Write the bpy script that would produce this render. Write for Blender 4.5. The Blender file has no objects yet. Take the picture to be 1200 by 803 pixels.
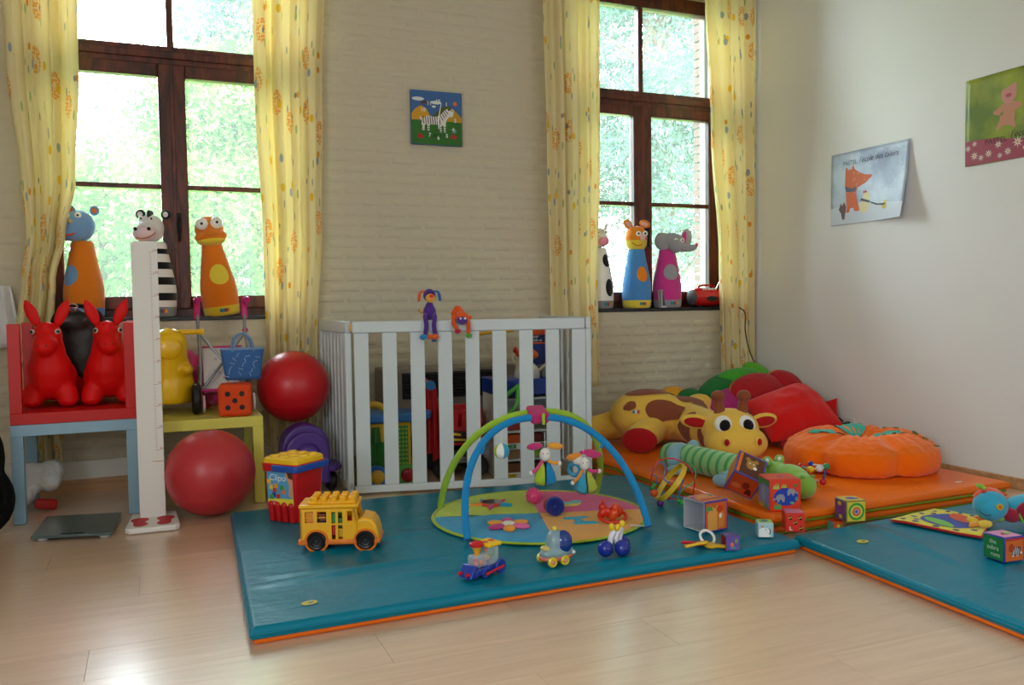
import bpy, bmesh, math, random
from mathutils import Vector, Matrix, Euler, noise

# ------------------------------------------------------------------ camera, sky, light, exposure
SC = bpy.context.scene
COL = SC.collection
cam_data = bpy.data.cameras.new('camera')
cam_data.sensor_width = 36.0
cam_data.lens = 1001.77 / 1200 * 36
cam_data.clip_end = 200
cam = bpy.data.objects.new('camera', cam_data)
COL.objects.link(cam)
def aim(yaw, pitch, roll):
    d = Vector((math.sin(yaw)*math.cos(pitch), math.cos(yaw)*math.cos(pitch), math.sin(pitch)))
    r = Vector((math.cos(yaw), -math.sin(yaw), 0)); u = r.cross(d)
    c, s = math.cos(roll), math.sin(roll)
    r2 = c*r + s*u; u2 = -s*r + c*u
    return Matrix((r2, u2, -d)).transposed().to_4x4()
cam.matrix_world = Matrix.Translation((-.0249, -.0702, 1.0248)) @ aim(math.radians(22.776), math.radians(-2.691), math.radians(-.809))
SC.camera = cam

world = bpy.data.worlds.new('overcast_sky'); SC.world = world
world.use_nodes = True
wn = world.node_tree.nodes; wl = world.node_tree.links
bg = wn['Background']
bg.inputs[0].default_value = (.80, .92, 1.0, 1)
bg.inputs[1].default_value = 31.0

def area(name, loc, rot, sx, sy, power, col):
    l = bpy.data.lights.new(name, 'AREA'); l.shape = 'RECTANGLE'; l.size = sx; l.size_y = sy
    l.energy = power; l.color = col
    o = bpy.data.objects.new(name, l); o.location = loc; o.rotation_euler = rot; COL.objects.link(o)
    return o
# added fill lights, standing in for unseen windows behind and left of the camera
area('rear_fill_light', (2.7, -2.6, 1.9), (math.radians(90), 0, math.radians(0)), 3.0, 1.8, 30, (.80, .92, 1))
area('side_fill_light', (-2.3, -1.0, 1.9), (math.radians(90), 0, math.radians(-90)), 1.6, 1.7, 120, (.86, .94, 1))
for xx in (.12, 3.33):                       # portals: they only guide the sky light through the two windows
    p = area('window_portal', (xx, 5.75, 2.1), (math.radians(-90), 0, 0), 1.6, 2.4, 1, (1, 1, 1))
    p.data.cycles.is_portal = True

SC.view_settings.view_transform = 'Standard'
SC.view_settings.look = 'None'
SC.view_settings.exposure = 0.0
SC.view_settings.gamma = 1.0
SC.view_settings.use_curve_mapping = False
SC.cycles.use_denoising = True
SC.cycles.max_bounces = 8
SC.cycles.diffuse_bounces = 5
SC.cycles.glossy_bounces = 3
SC.cycles.transparent_max_bounces = 12
SC.cycles.caustics_reflective = False
SC.cycles.caustics_refractive = False
SC.cycles.sample_clamp_indirect = 6.0

R = math.radians
PI = math.pi
RND = random.Random(7)

# ------------------------------------------------------------------ materials
def lin(c):
    if isinstance(c, str):
        c = [int(c[i:i+2], 16)/255 for i in (0, 2, 4)]
    return tuple((x/12.92 if x <= .04045 else ((x+.055)/1.055)**2.4) for x in c) + (1,)
def node(nt, kind, **kw):
    n = nt.nodes.new(kind)
    for k, v in kw.items(): setattr(n, k, v)
    return n
_M = {}
def mat(name, col, rough=.5, spec=.5, metal=0., bump=None, sheen=0., var=0., trans=0., coat=0., alpha=1.):
    key = (name, str(col), rough, spec, metal, bump, sheen, var, trans, coat, alpha)
    if key in _M: return _M[key]
    m = bpy.data.materials.new(name); m.use_nodes = True
    nt = m.node_tree; b = nt.nodes['Principled BSDF']
    c = lin(col)
    b.inputs['Base Color'].default_value = c
    b.inputs['Roughness'].default_value = rough
    b.inputs['Specular IOR Level'].default_value = spec
    b.inputs['Metallic'].default_value = metal
    b.inputs['Sheen Weight'].default_value = sheen
    b.inputs['Transmission Weight'].default_value = trans
    b.inputs['Coat Weight'].default_value = coat
    b.inputs['Alpha'].default_value = alpha
    tc = None
    if bump or var:
        tc = node(nt, 'ShaderNodeTexCoord')
    if var:
        n = node(nt, 'ShaderNodeTexNoise'); n.inputs['Scale'].default_value = 9; n.inputs['Detail'].default_value = 4
        nt.links.new(tc.outputs['Object'], n.inputs['Vector'])
        mr = node(nt, 'ShaderNodeMapRange'); mr.inputs[3].default_value = 1-var; mr.inputs[4].default_value = 1+var
        nt.links.new(n.outputs['Fac'], mr.inputs[0])
        hs = node(nt, 'ShaderNodeHueSaturation'); hs.inputs['Color'].default_value = c
        nt.links.new(mr.outputs[0], hs.inputs['Value']); nt.links.new(hs.outputs[0], b.inputs['Base Color'])
    if bump:
        n = node(nt, 'ShaderNodeTexNoise'); n.inputs['Scale'].default_value = bump[0]; n.inputs['Detail'].default_value = 4
        nt.links.new(tc.outputs['Object'], n.inputs['Vector'])
        bp = node(nt, 'ShaderNodeBump'); bp.inputs['Strength'].default_value = bump[1]
        bp.inputs['Distance'].default_value = bump[2] if len(bump) > 2 else .01
        nt.links.new(n.outputs['Fac'], bp.inputs['Height']); nt.links.new(bp.outputs[0], b.inputs['Normal'])
    _M[key] = m
    return m
def plastic(col, rough=.32): return mat('plastic', col, rough, .5)
def plush(col): return mat('plush_cloth', col, .95, .15, bump=(160, .5, .004), sheen=.35, var=.06)
def cotton(col): return mat('cotton', col, .9, .2, bump=(24, .55, .012), sheen=.15, var=.05)
def vinyl(col, rough=.36): return mat('vinyl', col, rough, .2, bump=(7, .35, .012), var=.03)
def ink(col): return mat('print_ink', col, .55, .35)
def card(col): return mat('printed_card', col, .38, .5)
def lacquer(col): return mat('lacquer', col, .38, .5, var=.02)

def wood_material(name, c1, c2, rough, scale=(1, 14, 14), plank_random=True, spec=.5, bump=.08):
    m = bpy.data.materials.new(name); m.use_nodes = True; nt = m.node_tree; b = nt.nodes['Principled BSDF']
    tc = node(nt, 'ShaderNodeTexCoord'); mp = node(nt, 'ShaderNodeMapping'); mp.inputs['Scale'].default_value = scale
    oi = node(nt, 'ShaderNodeObjectInfo')
    add = node(nt, 'ShaderNodeVectorMath', operation='ADD')
    ml = node(nt, 'ShaderNodeVectorMath', operation='SCALE'); ml.inputs['Scale'].default_value = 37.
    nt.links.new(oi.outputs['Random'], ml.inputs[0])
    nt.links.new(tc.outputs['Object'], add.inputs[0]); nt.links.new(ml.outputs[0], add.inputs[1])
    nt.links.new(add.outputs[0], mp.inputs['Vector'])
    n = node(nt, 'ShaderNodeTexNoise'); n.inputs['Scale'].default_value = 2.2; n.inputs['Detail'].default_value = 7; n.inputs['Distortion'].default_value = 1.1
    nt.links.new(mp.outputs[0], n.inputs['Vector'])
    cr = node(nt, 'ShaderNodeValToRGB'); cr.color_ramp.elements[0].position = .36; cr.color_ramp.elements[1].position = .66
    cr.color_ramp.elements[0].color = lin(c1); cr.color_ramp.elements[1].color = lin(c2)
    nt.links.new(n.outputs['Fac'], cr.inputs[0])
    hs = node(nt, 'ShaderNodeHueSaturation')
    mr = node(nt, 'ShaderNodeMapRange'); mr.inputs[3].default_value = .95 if plank_random else 1.; mr.inputs[4].default_value = 1.05 if plank_random else 1.
    nt.links.new(oi.outputs['Random'], mr.inputs[0]); nt.links.new(mr.outputs[0], hs.inputs['Value'])
    nt.links.new(cr.outputs[0], hs.inputs['Color']); nt.links.new(hs.outputs[0], b.inputs['Base Color'])
    b.inputs['Roughness'].default_value = rough; b.inputs['Specular IOR Level'].default_value = spec
    bp = node(nt, 'ShaderNodeBump'); bp.inputs['Strength'].default_value = bump; bp.inputs['Distance'].default_value = .003
    nt.links.new(n.outputs['Fac'], bp.inputs['Height']); nt.links.new(bp.outputs[0], b.inputs['Normal'])
    return m

# ------------------------------------------------------------------ mesh builder
class MB:
    def __init__(s): s.v = []; s.f = []
    def add(s, vs, fs, T=None):
        k = len(s.v)
        s.v += [tuple(T @ Vector(p)) if T is not None else tuple(p) for p in vs]
        s.f += [tuple(i+k for i in f) for f in fs]
        return s
    def box(s, c, d, T=None, rot=None):
        x, y, z = d[0]/2, d[1]/2, d[2]/2
        M = Matrix.Translation(c)
        if rot: M = M @ Euler(rot).to_matrix().to_4x4()
        if T is not None: M = T @ M
        return s.add([(-x,-y,-z),(x,-y,-z),(x,y,-z),(-x,y,-z),(-x,-y,z),(x,-y,z),(x,y,z),(-x,y,z)],
                     [(0,3,2,1),(4,5,6,7),(0,1,5,4),(1,2,6,5),(2,3,7,6),(3,0,4,7)], M)
    def bb(s, x0, x1, y0, y1, z0, z1, T=None):
        return s.box(((x0+x1)/2, (y0+y1)/2, (z0+z1)/2), (x1-x0, y1-y0, z1-z0), T)
    def sph(s, c, r, n=16, m=10, rot=None, T=None):
        if not isinstance(r, (tuple, list)): r = (r, r, r)
        M = Matrix.Translation(c)
        if rot: M = M @ Euler(rot).to_matrix().to_4x4()
        if T is not None: M = T @ M
        vs = [(0, 0, -r[2])]
        for j in range(1, m):
            a = -PI/2 + PI*j/m
            for i in range(n):
                b = 2*PI*i/n
                vs.append((r[0]*math.cos(a)*math.cos(b), r[1]*math.cos(a)*math.sin(b), r[2]*math.sin(a)))
        vs.append((0, 0, r[2])); L = len(vs)-1; fs = []
        for i in range(n):
            k = (i+1) % n
            fs.append((0, 1+k, 1+i)); fs.append((L, L-n+i, L-n+k))
            for j in range(m-2):
                fs.append((1+j*n+i, 1+j*n+k, 1+(j+1)*n+k, 1+(j+1)*n+i))
        return s.add(vs, fs, M)
    def lathe(s, prof, n=24, T=None, closed=False):
        vs = []; fs = []
        for r, z in prof:
            for i in range(n):
                a = 2*PI*i/n; vs.append((r*math.cos(a), r*math.sin(a), z))
        m = len(prof)
        for j in range(m if closed else m-1):
            for i in range(n):
                k = (i+1) % n; j2 = (j+1) % m
                fs.append((j*n+i, j*n+k, j2*n+k, j2*n+i))
        if not closed:
            fs.append(tuple(reversed(range(n)))); fs.append(tuple((m-1)*n+i for i in range(n)))
        return s.add(vs, fs, T)
    def cyl(s, p0, p1, r0, r1=None, n=16, T=None):
        p0 = Vector(p0); p1 = Vector(p1); d = p1-p0
        M = Matrix.Translation(p0) @ d.to_track_quat('Z', 'Y').to_matrix().to_4x4()
        if T is not None: M = T @ M
        return s.lathe([(r0, 0), (r0 if r1 is None else r1, d.length)], n, M)
    def wheel(s, c, ax, r, w, n=20, T=None, rd=.25):
        ax = Vector(ax).normalized()
        M = Matrix.Translation(c) @ ax.to_track_quat('Z', 'Y').to_matrix().to_4x4()
        if T is not None: M = T @ M
        h = w/2; e = w*rd
        return s.lathe([(r*.6, -h*.8), (r-e, -h), (r, -h+e), (r, h-e), (r-e, h), (r*.6, h*.8)], n, M)
    def ring(s, c, ax, Rr, r, n=24, m=8, T=None):
        ax = Vector(ax).normalized()
        M = Matrix.Translation(c) @ ax.to_track_quat('Z', 'Y').to_matrix().to_4x4()
        if T is not None: M = T @ M
        return s.lathe([(Rr+r*math.cos(2*PI*j/m), r*math.sin(2*PI*j/m)) for j in range(m)], n, M, closed=True)
    def tube(s, pts, r, n=8, closed=False, T=None, flat=1.):
        P = [Vector(p) for p in pts]; k = len(P)
        rr = r if isinstance(r, (list, tuple)) else [r]*k
        vs = []; fs = []; t0 = None
        for i, p in enumerate(P):
            if closed: t = P[(i+1) % k]-P[i-1]
            else: t = P[min(i+1, k-1)]-P[max(i-1, 0)]
            t.normalize()
            if t0 is None:
                a = t.cross(Vector((0, 0, 1)))
                if a.length < .1: a = t.cross(Vector((1, 0, 0)))
                a.normalize()
            else:
                a = t0.rotation_difference(t) @ a
                a = (a-t*a.dot(t)).normalized()
            b = t.cross(a); t0 = t.copy()
            for j in range(n):
                q = 2*PI*j/n
                vs.append(p+rr[i]*(math.cos(q)*a+flat*math.sin(q)*b))
        for i in range(k if closed else k-1):
            i2 = (i+1) % k
            for j in range(n):
                j2 = (j+1) % n
                fs.append((i*n+j, i*n+j2, i2*n+j2, i2*n+j))
        if not closed:
            fs.append(tuple(reversed(range(n)))); fs.append(tuple((k-1)*n+j for j in range(n)))
        return s.add(vs, fs, T)
    def prism(s, poly, z0, z1, T=None):
        k = len(poly)
        vs = [(x, y, z0) for x, y in poly]+[(x, y, z1) for x, y in poly]
        fs = [tuple(reversed(range(k))), tuple(range(k, 2*k))]+[(i, (i+1) % k, k+(i+1) % k, k+i) for i in range(k)]
        return s.add(vs, fs, T)
    def flat(s, poly, T=None, z=0.):
        return s.add([(x, y, z) for x, y in poly], [tuple(range(len(poly)))], T)
    def disc(s, cx, cy, rx, ry=None, T=None, z=0., n=20, a=0.):
        ry = rx if ry is None else ry; ca, sa = math.cos(a), math.sin(a)
        pts = []
        for i in range(n):
            x = rx*math.cos(2*PI*i/n); y = ry*math.sin(2*PI*i/n)
            pts.append((cx+ca*x-sa*y, cy+sa*x+ca*y))
        return s.flat(pts, T, z)
    def grid(s, fn, nu, nv, T=None, wrapu=False):
        vs = [fn(i/(nu if wrapu else nu-1), j/(nv-1)) for j in range(nv) for i in range(nu)]
        fs = []
        for j in range(nv-1):
            for i in range(nu if wrapu else nu-1):
                i2 = (i+1) % nu
                fs.append((j*nu+i, j*nu+i2, (j+1)*nu+i2, (j+1)*nu+i))
        return s.add(vs, fs, T)
    def mesh(s, name, ang=35):
        me = bpy.data.meshes.new(name)
        me.from_pydata(s.v, [], s.f); me.validate(); me.update()
        if ang is not None:
            me.shade_smooth(); me.set_sharp_from_angle(angle=R(ang))
        return me
    def build(s, name, m, parent=None, ang=35, bevel=0., seg=2, remesh=0., smooth=0, sub=0, solid=0.):
        o = bpy.data.objects.new(name, s.mesh(name, 180 if remesh else ang))
        COL.objects.link(o); o.data.materials.append(m)
        if parent is not None: o.parent = parent
        if solid:
            q = o.modifiers.new('solid', 'SOLIDIFY'); q.thickness = solid; q.offset = 0
        if bevel:
            q = o.modifiers.new('bevel', 'BEVEL'); q.width = bevel; q.segments = seg; q.limit_method = 'ANGLE'; q.angle_limit = R(40)
        if remesh:
            q = o.modifiers.new('remesh', 'REMESH'); q.mode = 'VOXEL'; q.voxel_size = remesh; q.use_smooth_shade = True
        if smooth:
            q = o.modifiers.new('smooth', 'SMOOTH'); q.factor = .5; q.iterations = smooth
        if sub:
            q = o.modifiers.new('sub', 'SUBSURF'); q.levels = sub; q.render_levels = sub
        return o

def thing(name, label, cat, loc=(0, 0, 0), rz=0., group=None, rot=None):
    o = bpy.data.objects.new(name, None); COL.objects.link(o)
    o.location = loc; o.rotation_euler = rot if rot else (0, 0, rz); o.empty_display_size = .05
    return tag(o, label, cat, group)
def tag(o, label=None, cat=None, group=None, kind=None):
    if label: o['label'] = label
    if cat: o['category'] = cat
    if group: o['group'] = group
    if kind: o['kind'] = kind
    return o
def struct(name, mb, m, parent=None, **kw):
    o = mb.build(name, m, parent, **kw)
    if parent is None: o['kind'] = 'structure'
    return o
def label(o, t): o['label'] = t; return o
def copy_tree(o, parent=None):
    c = o.copy(); COL.objects.link(c)
    if parent is not None: c.parent = parent
    for ch in list(o.children): copy_tree(ch, c)
    return c
def frame(o, x, y, z=None):
    """matrix with the given origin, x and y directions"""
    x = Vector(x).normalized(); y = Vector(y); y = (y-x*y.dot(x)).normalized(); zz = x.cross(y)
    m = Matrix((x, y, zz)).transposed().to_4x4(); m.translation = Vector(o)
    return m
FRONT = lambda o: frame(o, (1, 0, 0), (0, 0, 1))      # a picture plane that looks along -y
LEFT = lambda o: frame(o, (0, -1, 0), (0, 0, 1))      # looks along -x
RIGHT = lambda o: frame(o, (0, 1, 0), (0, 0, 1))      # looks along +x
TOP = lambda o: frame(o, (1, 0, 0), (0, 1, 0))
def text(s, size, m, parent, T, name='lettering', shear=0., ext=0., sx=1., bold=0.):
    cu = bpy.data.curves.new('text', 'FONT'); cu.body = s; cu.size = size; cu.align_x = 'CENTER'; cu.align_y = 'CENTER'
    cu.shear = shear; cu.offset = bold; cu.extrude = ext; cu.resolution_u = 3
    t = bpy.data.objects.new('text', cu); COL.objects.link(t)
    dg = bpy.context.evaluated_depsgraph_get(); dg.update()
    me = bpy.data.meshes.new_from_object(t.evaluated_get(dg))
    bpy.data.objects.remove(t); bpy.data.curves.remove(cu)
    me.transform(T @ Matrix.Diagonal((sx, 1, 1, 1)))
    me.materials.clear(); me.materials.append(m)
    o = bpy.data.objects.new(name, me); COL.objects.link(o); o.parent = parent
    return o
def arc(c, r, a0, a1, n):
    return [(c[0]+r*math.cos(a0+(a1-a0)*i/(n-1)), c[1]+r*math.sin(a0+(a1-a0)*i/(n-1))) for i in range(n)]
def spline(pts, n=6):
    P = [Vector(p) for p in pts]; out = []
    for i in range(len(P)-1):
        p0 = P[max(i-1, 0)]; p1 = P[i]; p2 = P[i+1]; p3 = P[min(i+2, len(P)-1)]
        for k in range(n):
            t = k/n
            out.append(.5*((2*p1)+(p2-p0)*t+(2*p0-5*p1+4*p2-p3)*t*t+(3*p1-p0-3*p2+p3)*t**3))
    out.append(P[-1]); return out
def star(n, r0, r1, a=0.):
    return [((r0 if i % 2 == 0 else r1)*math.cos(a+PI*i/n), (r0 if i % 2 == 0 else r1)*math.sin(a+PI*i/n)) for i in range(2*n)]
# ------------------------------------------------------------------ the room
YW, XR, ZC = 5.24, 4.15, 3.4
OPEN = [(-.60, .84), (2.62, 4.03)]           # the two window openings in the back wall
ZS, ZT = .965, 3.26

def paint_material(name, col, sc, st, dist, rough=.75):
    m = bpy.data.materials.new(name); m.use_nodes = True; nt = m.node_tree; b = nt.nodes['Principled BSDF']
    g = node(nt, 'ShaderNodeNewGeometry')
    n1 = node(nt, 'ShaderNodeTexNoise'); n1.inputs['Scale'].default_value = sc; n1.inputs['Detail'].default_value = 6
    n2 = node(nt, 'ShaderNodeTexNoise'); n2.inputs['Scale'].default_value = 1.1; n2.inputs['Detail'].default_value = 5
    nt.links.new(g.outputs['Position'], n1.inputs['Vector']); nt.links.new(g.outputs['Position'], n2.inputs['Vector'])
    mr = node(nt, 'ShaderNodeMapRange'); mr.inputs[3].default_value = .95; mr.inputs[4].default_value = 1.04
    nt.links.new(n2.outputs['Fac'], mr.inputs[0])
    hs = node(nt, 'ShaderNodeHueSaturation'); hs.inputs['Color'].default_value = lin(col)
    nt.links.new(mr.outputs[0], hs.inputs['Value']); nt.links.new(hs.outputs[0], b.inputs['Base Color'])
    b.inputs['Roughness'].default_value = rough; b.inputs['Specular IOR Level'].default_value = .3
    bp = node(nt, 'ShaderNodeBump'); bp.inputs['Strength'].default_value = st; bp.inputs['Distance'].default_value = dist
    nt.links.new(n1.outputs['Fac'], bp.inputs['Height']); nt.links.new(bp.outputs[0], b.inputs['Normal'])
    return m
M_brick = paint_material('painted_brick', 'cbc1aa', 30, .4, .006)
M_plaster = paint_material('cream_plaster', 'e4e2e0', 90, .08, .003)
M_ceil = paint_material('white_ceiling', 'e8e4d8', 60, .08, .003)
M_floor = wood_material('beech_laminate', 'cfae92', 'd9b99e', .30, (1.0, 11, 11), spec=.5, bump=.0)
M_floor.node_tree.nodes['Principled BSDF'].inputs['Coat Weight'].default_value = .7
M_floor.node_tree.nodes['Principled BSDF'].inputs['Coat Roughness'].default_value = .2
M_frame = wood_material('dark_wood_frame', '35120a', '6a2a18', .4, (9, 9, 1.6), False, bump=.1)
M_base = wood_material('beech_baseboard', 'a97c52', 'c79a6c', .4, (1, 12, 12), False)
M_slate = mat('slate_sill', '1d2022', .35, .5, bump=(40, .3, .004))
M_white = mat('white_paint', 'ded9d0', .45, .5, bump=(30, .1, .002))

# floor of laminate boards
fl = MB().bb(-2.6, XR+.1, -3.0, YW+.35, -.06, -.004)
floor = struct('floor', fl, M_base)
PW, PL = .2345, 1.28
pm = MB()
bx = MB().box((0, 0, -.002), (PL-.0012, PW-.0012, .008)); pm = bx.mesh('plank', 30)
pm.materials.append(M_floor)
k = 0
y = 2.04-PW*6
rown = 0
while y < YW:
    x = -2.0+(rown*.47) % PL - PL + ((-.05+.62) % PL)
    while x < XR+.2:
        xc = x+PL/2; yc = y+PW/2
        if xc+PL/2 > -2.2 and xc-PL/2 < XR and yc > .9:
            o = bpy.data.objects.new('plank', pm); COL.objects.link(o); o.parent = floor
            o.location = (xc, yc, 0); k += 1
        x += PL
    y += PW; rown += 1

# back wall: boxes round the two openings
w = MB(); th = .33
xs = [-2.6, OPEN[0][0], OPEN[0][1], OPEN[1][0], OPEN[1][1], XR+.3]
for i in (0, 2, 4): w.bb(xs[i], xs[i+1], YW, YW+th, -.05, ZC)
for a, b in OPEN:
    w.bb(a, b, YW, YW+th, -.05, ZS-.02); w.bb(a, b, YW, YW+th, ZT, ZC)
wall_back = struct('wall_back', w, M_brick, ang=None)
# painted bricks, proud of the recessed joints
BH, BL, JT = .0672, .205, .011
def brick_mesh(L, seed):
    r = random.Random(seed); h = BH-JT; d = .0032
    nx = 4; vs = []; fs = []
    # rim on the wall, then a worn front face
    for t, sh, dep in ((0, 0., -.004), (1, .010, d)):
        for i in range(nx+1):
            x = -L/2+sh+(L-2*sh)*i/nx
            vs.append((x, -dep+(r.uniform(-.0015, .0015) if t else 0), -h/2+sh+(r.uniform(-.002, .002) if t else 0)))
        for i in range(nx+1):
            x = L/2-sh-(L-2*sh)*i/nx
            vs.append((x, -dep+(r.uniform(-.0015, .0015) if t else 0), h/2-sh+(r.uniform(-.002, .002) if t else 0)))
    n = 2*(nx+1)
    for i in range(n): fs.append((i, (i+1) % n, n+(i+1) % n, n+i))
    for i in range(nx): fs.append((n+i, n+i+1, n+n-2-i, n+n-1-i))
    me = bpy.data.meshes.new('brick'); me.from_pydata(vs, [], fs); me.update(); me.shade_smooth(); me.materials.append(M_brick)
    return me
variants = [brick_mesh(BL-JT, i) for i in range(6)]
rest = MB(); nb = 0
row = 0; z = .12
while z < ZC-.05:
    x = -2.4+(0 if row % 2 else BL/2)
    while x < XR-.1:
        x0, x1 = x-BL/2, x+BL/2
        inwin = any(x1 > a+.02 and x0 < b-.02 for a, b in OPEN) and ZS-.06 < z < ZT+.03
        if not inwin and x1 < XR-.005:
            r = random.Random(row*100+int(x*50)); me = variants[r.randrange(6)]
            dz = r.uniform(-.003, .003)+.004*math.sin(x*1.7+row)
            main = (.92 < x < 2.5 and .72 < z < 2.95) or (2.62 < x < 4.0 and .42 < z < ZS)
            if main and nb < 300:
                o = bpy.data.objects.new('brick', me); COL.objects.link(o); o.parent = wall_back
                o.location = (x, YW, z+dz); o.rotation_euler = (0, r.uniform(-.012, .012), 0); nb += 1
            elif x > -1.3:
                T = Matrix.Translation((x, YW, z+dz))
                rest.add([v.co[:] for v in me.vertices], [tuple(p.vertices) for p in me.polygons], T)
        x += BL
    z += BH; row += 1
o = rest.build('painted_brickwork', M_brick, wall_back, ang=60); o['kind'] = 'stuff'

struct('wall_right', MB().bb(XR, XR+.2, -3.2, YW+.3, -.05, ZC), M_plaster, ang=None)
struct('wall_left', MB().bb(-2.8, -2.6, -3.2, YW+.3, -.05, ZC), M_plaster, ang=None)
struct('wall_front', MB().bb(-2.8, XR+.2, -3.2, -3.0, -.05, ZC), M_plaster, ang=None)
struct('ceiling', MB().bb(-2.8, XR+.2, -3.2, YW+.3, ZC, ZC+.2), M_ceil, ang=None)
b = MB().bb(-2.6, XR-.012, YW-.022, YW-.0085, .075, .175)
struct('trim_1', b, M_white, bevel=.004)
struct('baseboard_back', MB().bb(-2.6, XR-.018, YW-.035, YW-.0085, -.001, .075), M_base, bevel=.003)
struct('baseboard_right', MB().bb(XR-.014, XR-.0005, -3, YW-.036, -.001, .065), M_base, bevel=.003)

# windows
def glass_material():
    m = bpy.data.materials.new('window_glass'); m.use_nodes = True; nt = m.node_tree
    nt.nodes.remove(nt.nodes['Principled BSDF']); out = nt.nodes['Material Output']
    t = node(nt, 'ShaderNodeBsdfTransparent'); t.inputs[0].default_value = (.96, .985, .975, 1)
    g = node(nt, 'ShaderNodeBsdfGlossy'); g.inputs['Roughness'].default_value = .02
    d = node(nt, 'ShaderNodeBsdfTranslucent'); d.inputs[0].default_value = (.9, .95, .95, 1)
    fr = node(nt, 'ShaderNodeFresnel'); fr.inputs[0].default_value = 1.45
    a = node(nt, 'ShaderNodeMixShader'); a.inputs[0].default_value = .035
    nt.links.new(t.outputs[0], a.inputs[1]); nt.links.new(d.outputs[0], a.inputs[2])
    mx = node(nt, 'ShaderNodeMixShader'); nt.links.new(fr.outputs[0], mx.inputs[0])
    nt.links.new(a.outputs[0], mx.inputs[1]); nt.links.new(g.outputs[0], mx.inputs[2]); nt.links.new(mx.outputs[0], out.inputs[0])
    return m
M_glass = glass_material()
M_handle = mat('dark_metal', '1a1512', .35, .5, .6)
YF0, YF1 = 5.39, 5.46
def window(idx, xc, a, b):
    w = bpy.data.objects.new('window_%d' % idx, None); COL.objects.link(w); w['kind'] = 'structure'; w.location = (xc, YF0, ZS)
    X = lambda v: v-xc
    def bb(mb, x0, x1, y0, y1, z0, z1): return mb.bb(X(x0), X(x1), y0-YF0, y1-YF0, z0-ZS, z1-ZS)
    f = MB()
    bb(f, a, a+.062, YF0, YF1+.02, ZS, ZT); bb(f, b-.062, b, YF0, YF1+.02, ZS, ZT)
    bb(f, a+.05, b-.05, YF0, YF1+.02, ZT-.1, ZT); bb(f, a+.05, b-.05, YF0, YF1+.02, ZS, ZS+.06)
    f.build('window_frame', M_frame, w, bevel=.004)
    t = MB(); bb(t, a+.05, b-.05, YF0-.005, YF1+.01, 2.435, 2.55); bb(t, a+.05, b-.05, YF0-.02, YF1, 2.475, 2.52)
    t.build('transom', M_frame, w, bevel=.006)
    mu = MB(); bb(mu, xc-.019, xc+.019, YF0+.01, YF1, 2.55, ZT-.1); mu.build('mullion', M_frame, w, bevel=.004)
    for x0, x1 in ((a+.05, xc-.019), (xc+.019, b-.05)):
        p = MB(); bb(p, x0, x1, YF0+.035, YF0+.041, 2.55, ZT-.1); p.build('pane', M_glass, w)
    for sgn, x0, x1 in ((-1, a+.052, xc-.003), (1, xc+.003, b-.052)):
        s = MB(); st = .072
        bb(s, x0, x0+st, YF0-.012, YF1-.005, 1.012, 2.448); bb(s, x1-st, x1, YF0-.012, YF1-.005, 1.012, 2.448)
        bb(s, x0+st, x1-st, YF0-.012, YF1-.005, 1.012, 1.09); bb(s, x0+st, x1-st, YF0-.012, YF1-.005, 2.372, 2.448)
        so = s.build('sash', M_frame, w, bevel=.008, seg=2)
        m_ = MB(); bb(m_, x0+st, x1-st, YF0+.005, YF1-.02, 1.72, 1.748); m_.build('glazing_bar', M_frame, so, bevel=.005)
        for z0, z1 in ((1.09, 1.72), (1.748, 2.372)):
            p = MB(); bb(p, x0+st, x1-st, YF0+.03, YF0+.036, z0, z1); p.build('pane', M_glass, so)
    as_ = MB(); bb(as_, xc-.012, xc+.012, YF0-.016, YF0+.04, 1.012, 2.448); as_.build('centre_strip', M_frame, w, bevel=.004)
    h = MB()
    hx = xc+.018
    bb(h, hx-.014, hx+.014, YF0-.022, YF0-.012, 1.46, 1.58)
    h.cyl((X(hx), -.022, 1.55-ZS), (X(hx), -.05, 1.55-ZS), .009)
    h.tube(spline([(X(hx), -.05, 1.556-ZS), (X(hx), -.055, 1.50-ZS), (X(hx), -.052, 1.41-ZS)]), .008)
    label(h.build('window_handle', M_handle, w), 'dark metal handle')
    s = MB(); bb(s, a+.003, b-.003, YW-.012, YF0+.012, ZS-.019, ZS+.004)
    s.build('window_sill', M_slate, w, bevel=.003)
    return w
window(1, .12, *OPEN[0]); window(2, 3.325, *OPEN[1])
# outer brick reveals seen through the glass
M_ob = mat('red_brick_outdoors', '4f3934', .9, .2, bump=(50, .5, .005), var=.12)
for idx, (x, s) in enumerate(((OPEN[1][1], -1), (OPEN[1][0], 1), (OPEN[0][0], 1), (OPEN[0][1], -1))):
    rv = struct('trim_%d' % (idx+2), MB().bb(min(x, x+s*.07), max(x, x+s*.055), YW+.27, YW+.335, ZS, ZT), mat('mortar', '6e655c', .95, .1))
    z = ZS+.03; kk = 0
    bme = MB().box((0, 0, 0), (.08, .11, .055)).mesh('brick'); bme.materials.append(M_ob)
    if idx in (0, 1):
        while z < ZT:
            o = bpy.data.objects.new('brick', bme); COL.objects.link(o); o.parent = rv
            o.location = (x+s*(.026 if kk % 2 else .022), YW+.37, z); z += .067; kk += 1
M_lawn = mat('lawn_green', '7d9a4e', .95, .1, bump=(30, .6, .05), var=.2)
struct('ground', MB().bb(-14, 26, YW+.6, 34, -.5, -.3), M_lawn)

# curtain rails
M_rail = mat('white_rail', 'e6e2d8', .4)
def rail(n, x0, x1):
    m = MB().cyl((x0, 5.12, 3.335), (x1, 5.12, 3.335), .012)
    for x in (x0+.1, x1-.1): m.bb(x-.012, x+.012, 5.12, YW+.001, 3.325, 3.345)
    struct('trim_%d' % n, m, M_rail)
rail(6, -.85, 1.05); rail(7, 2.35, 4.13)

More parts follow.
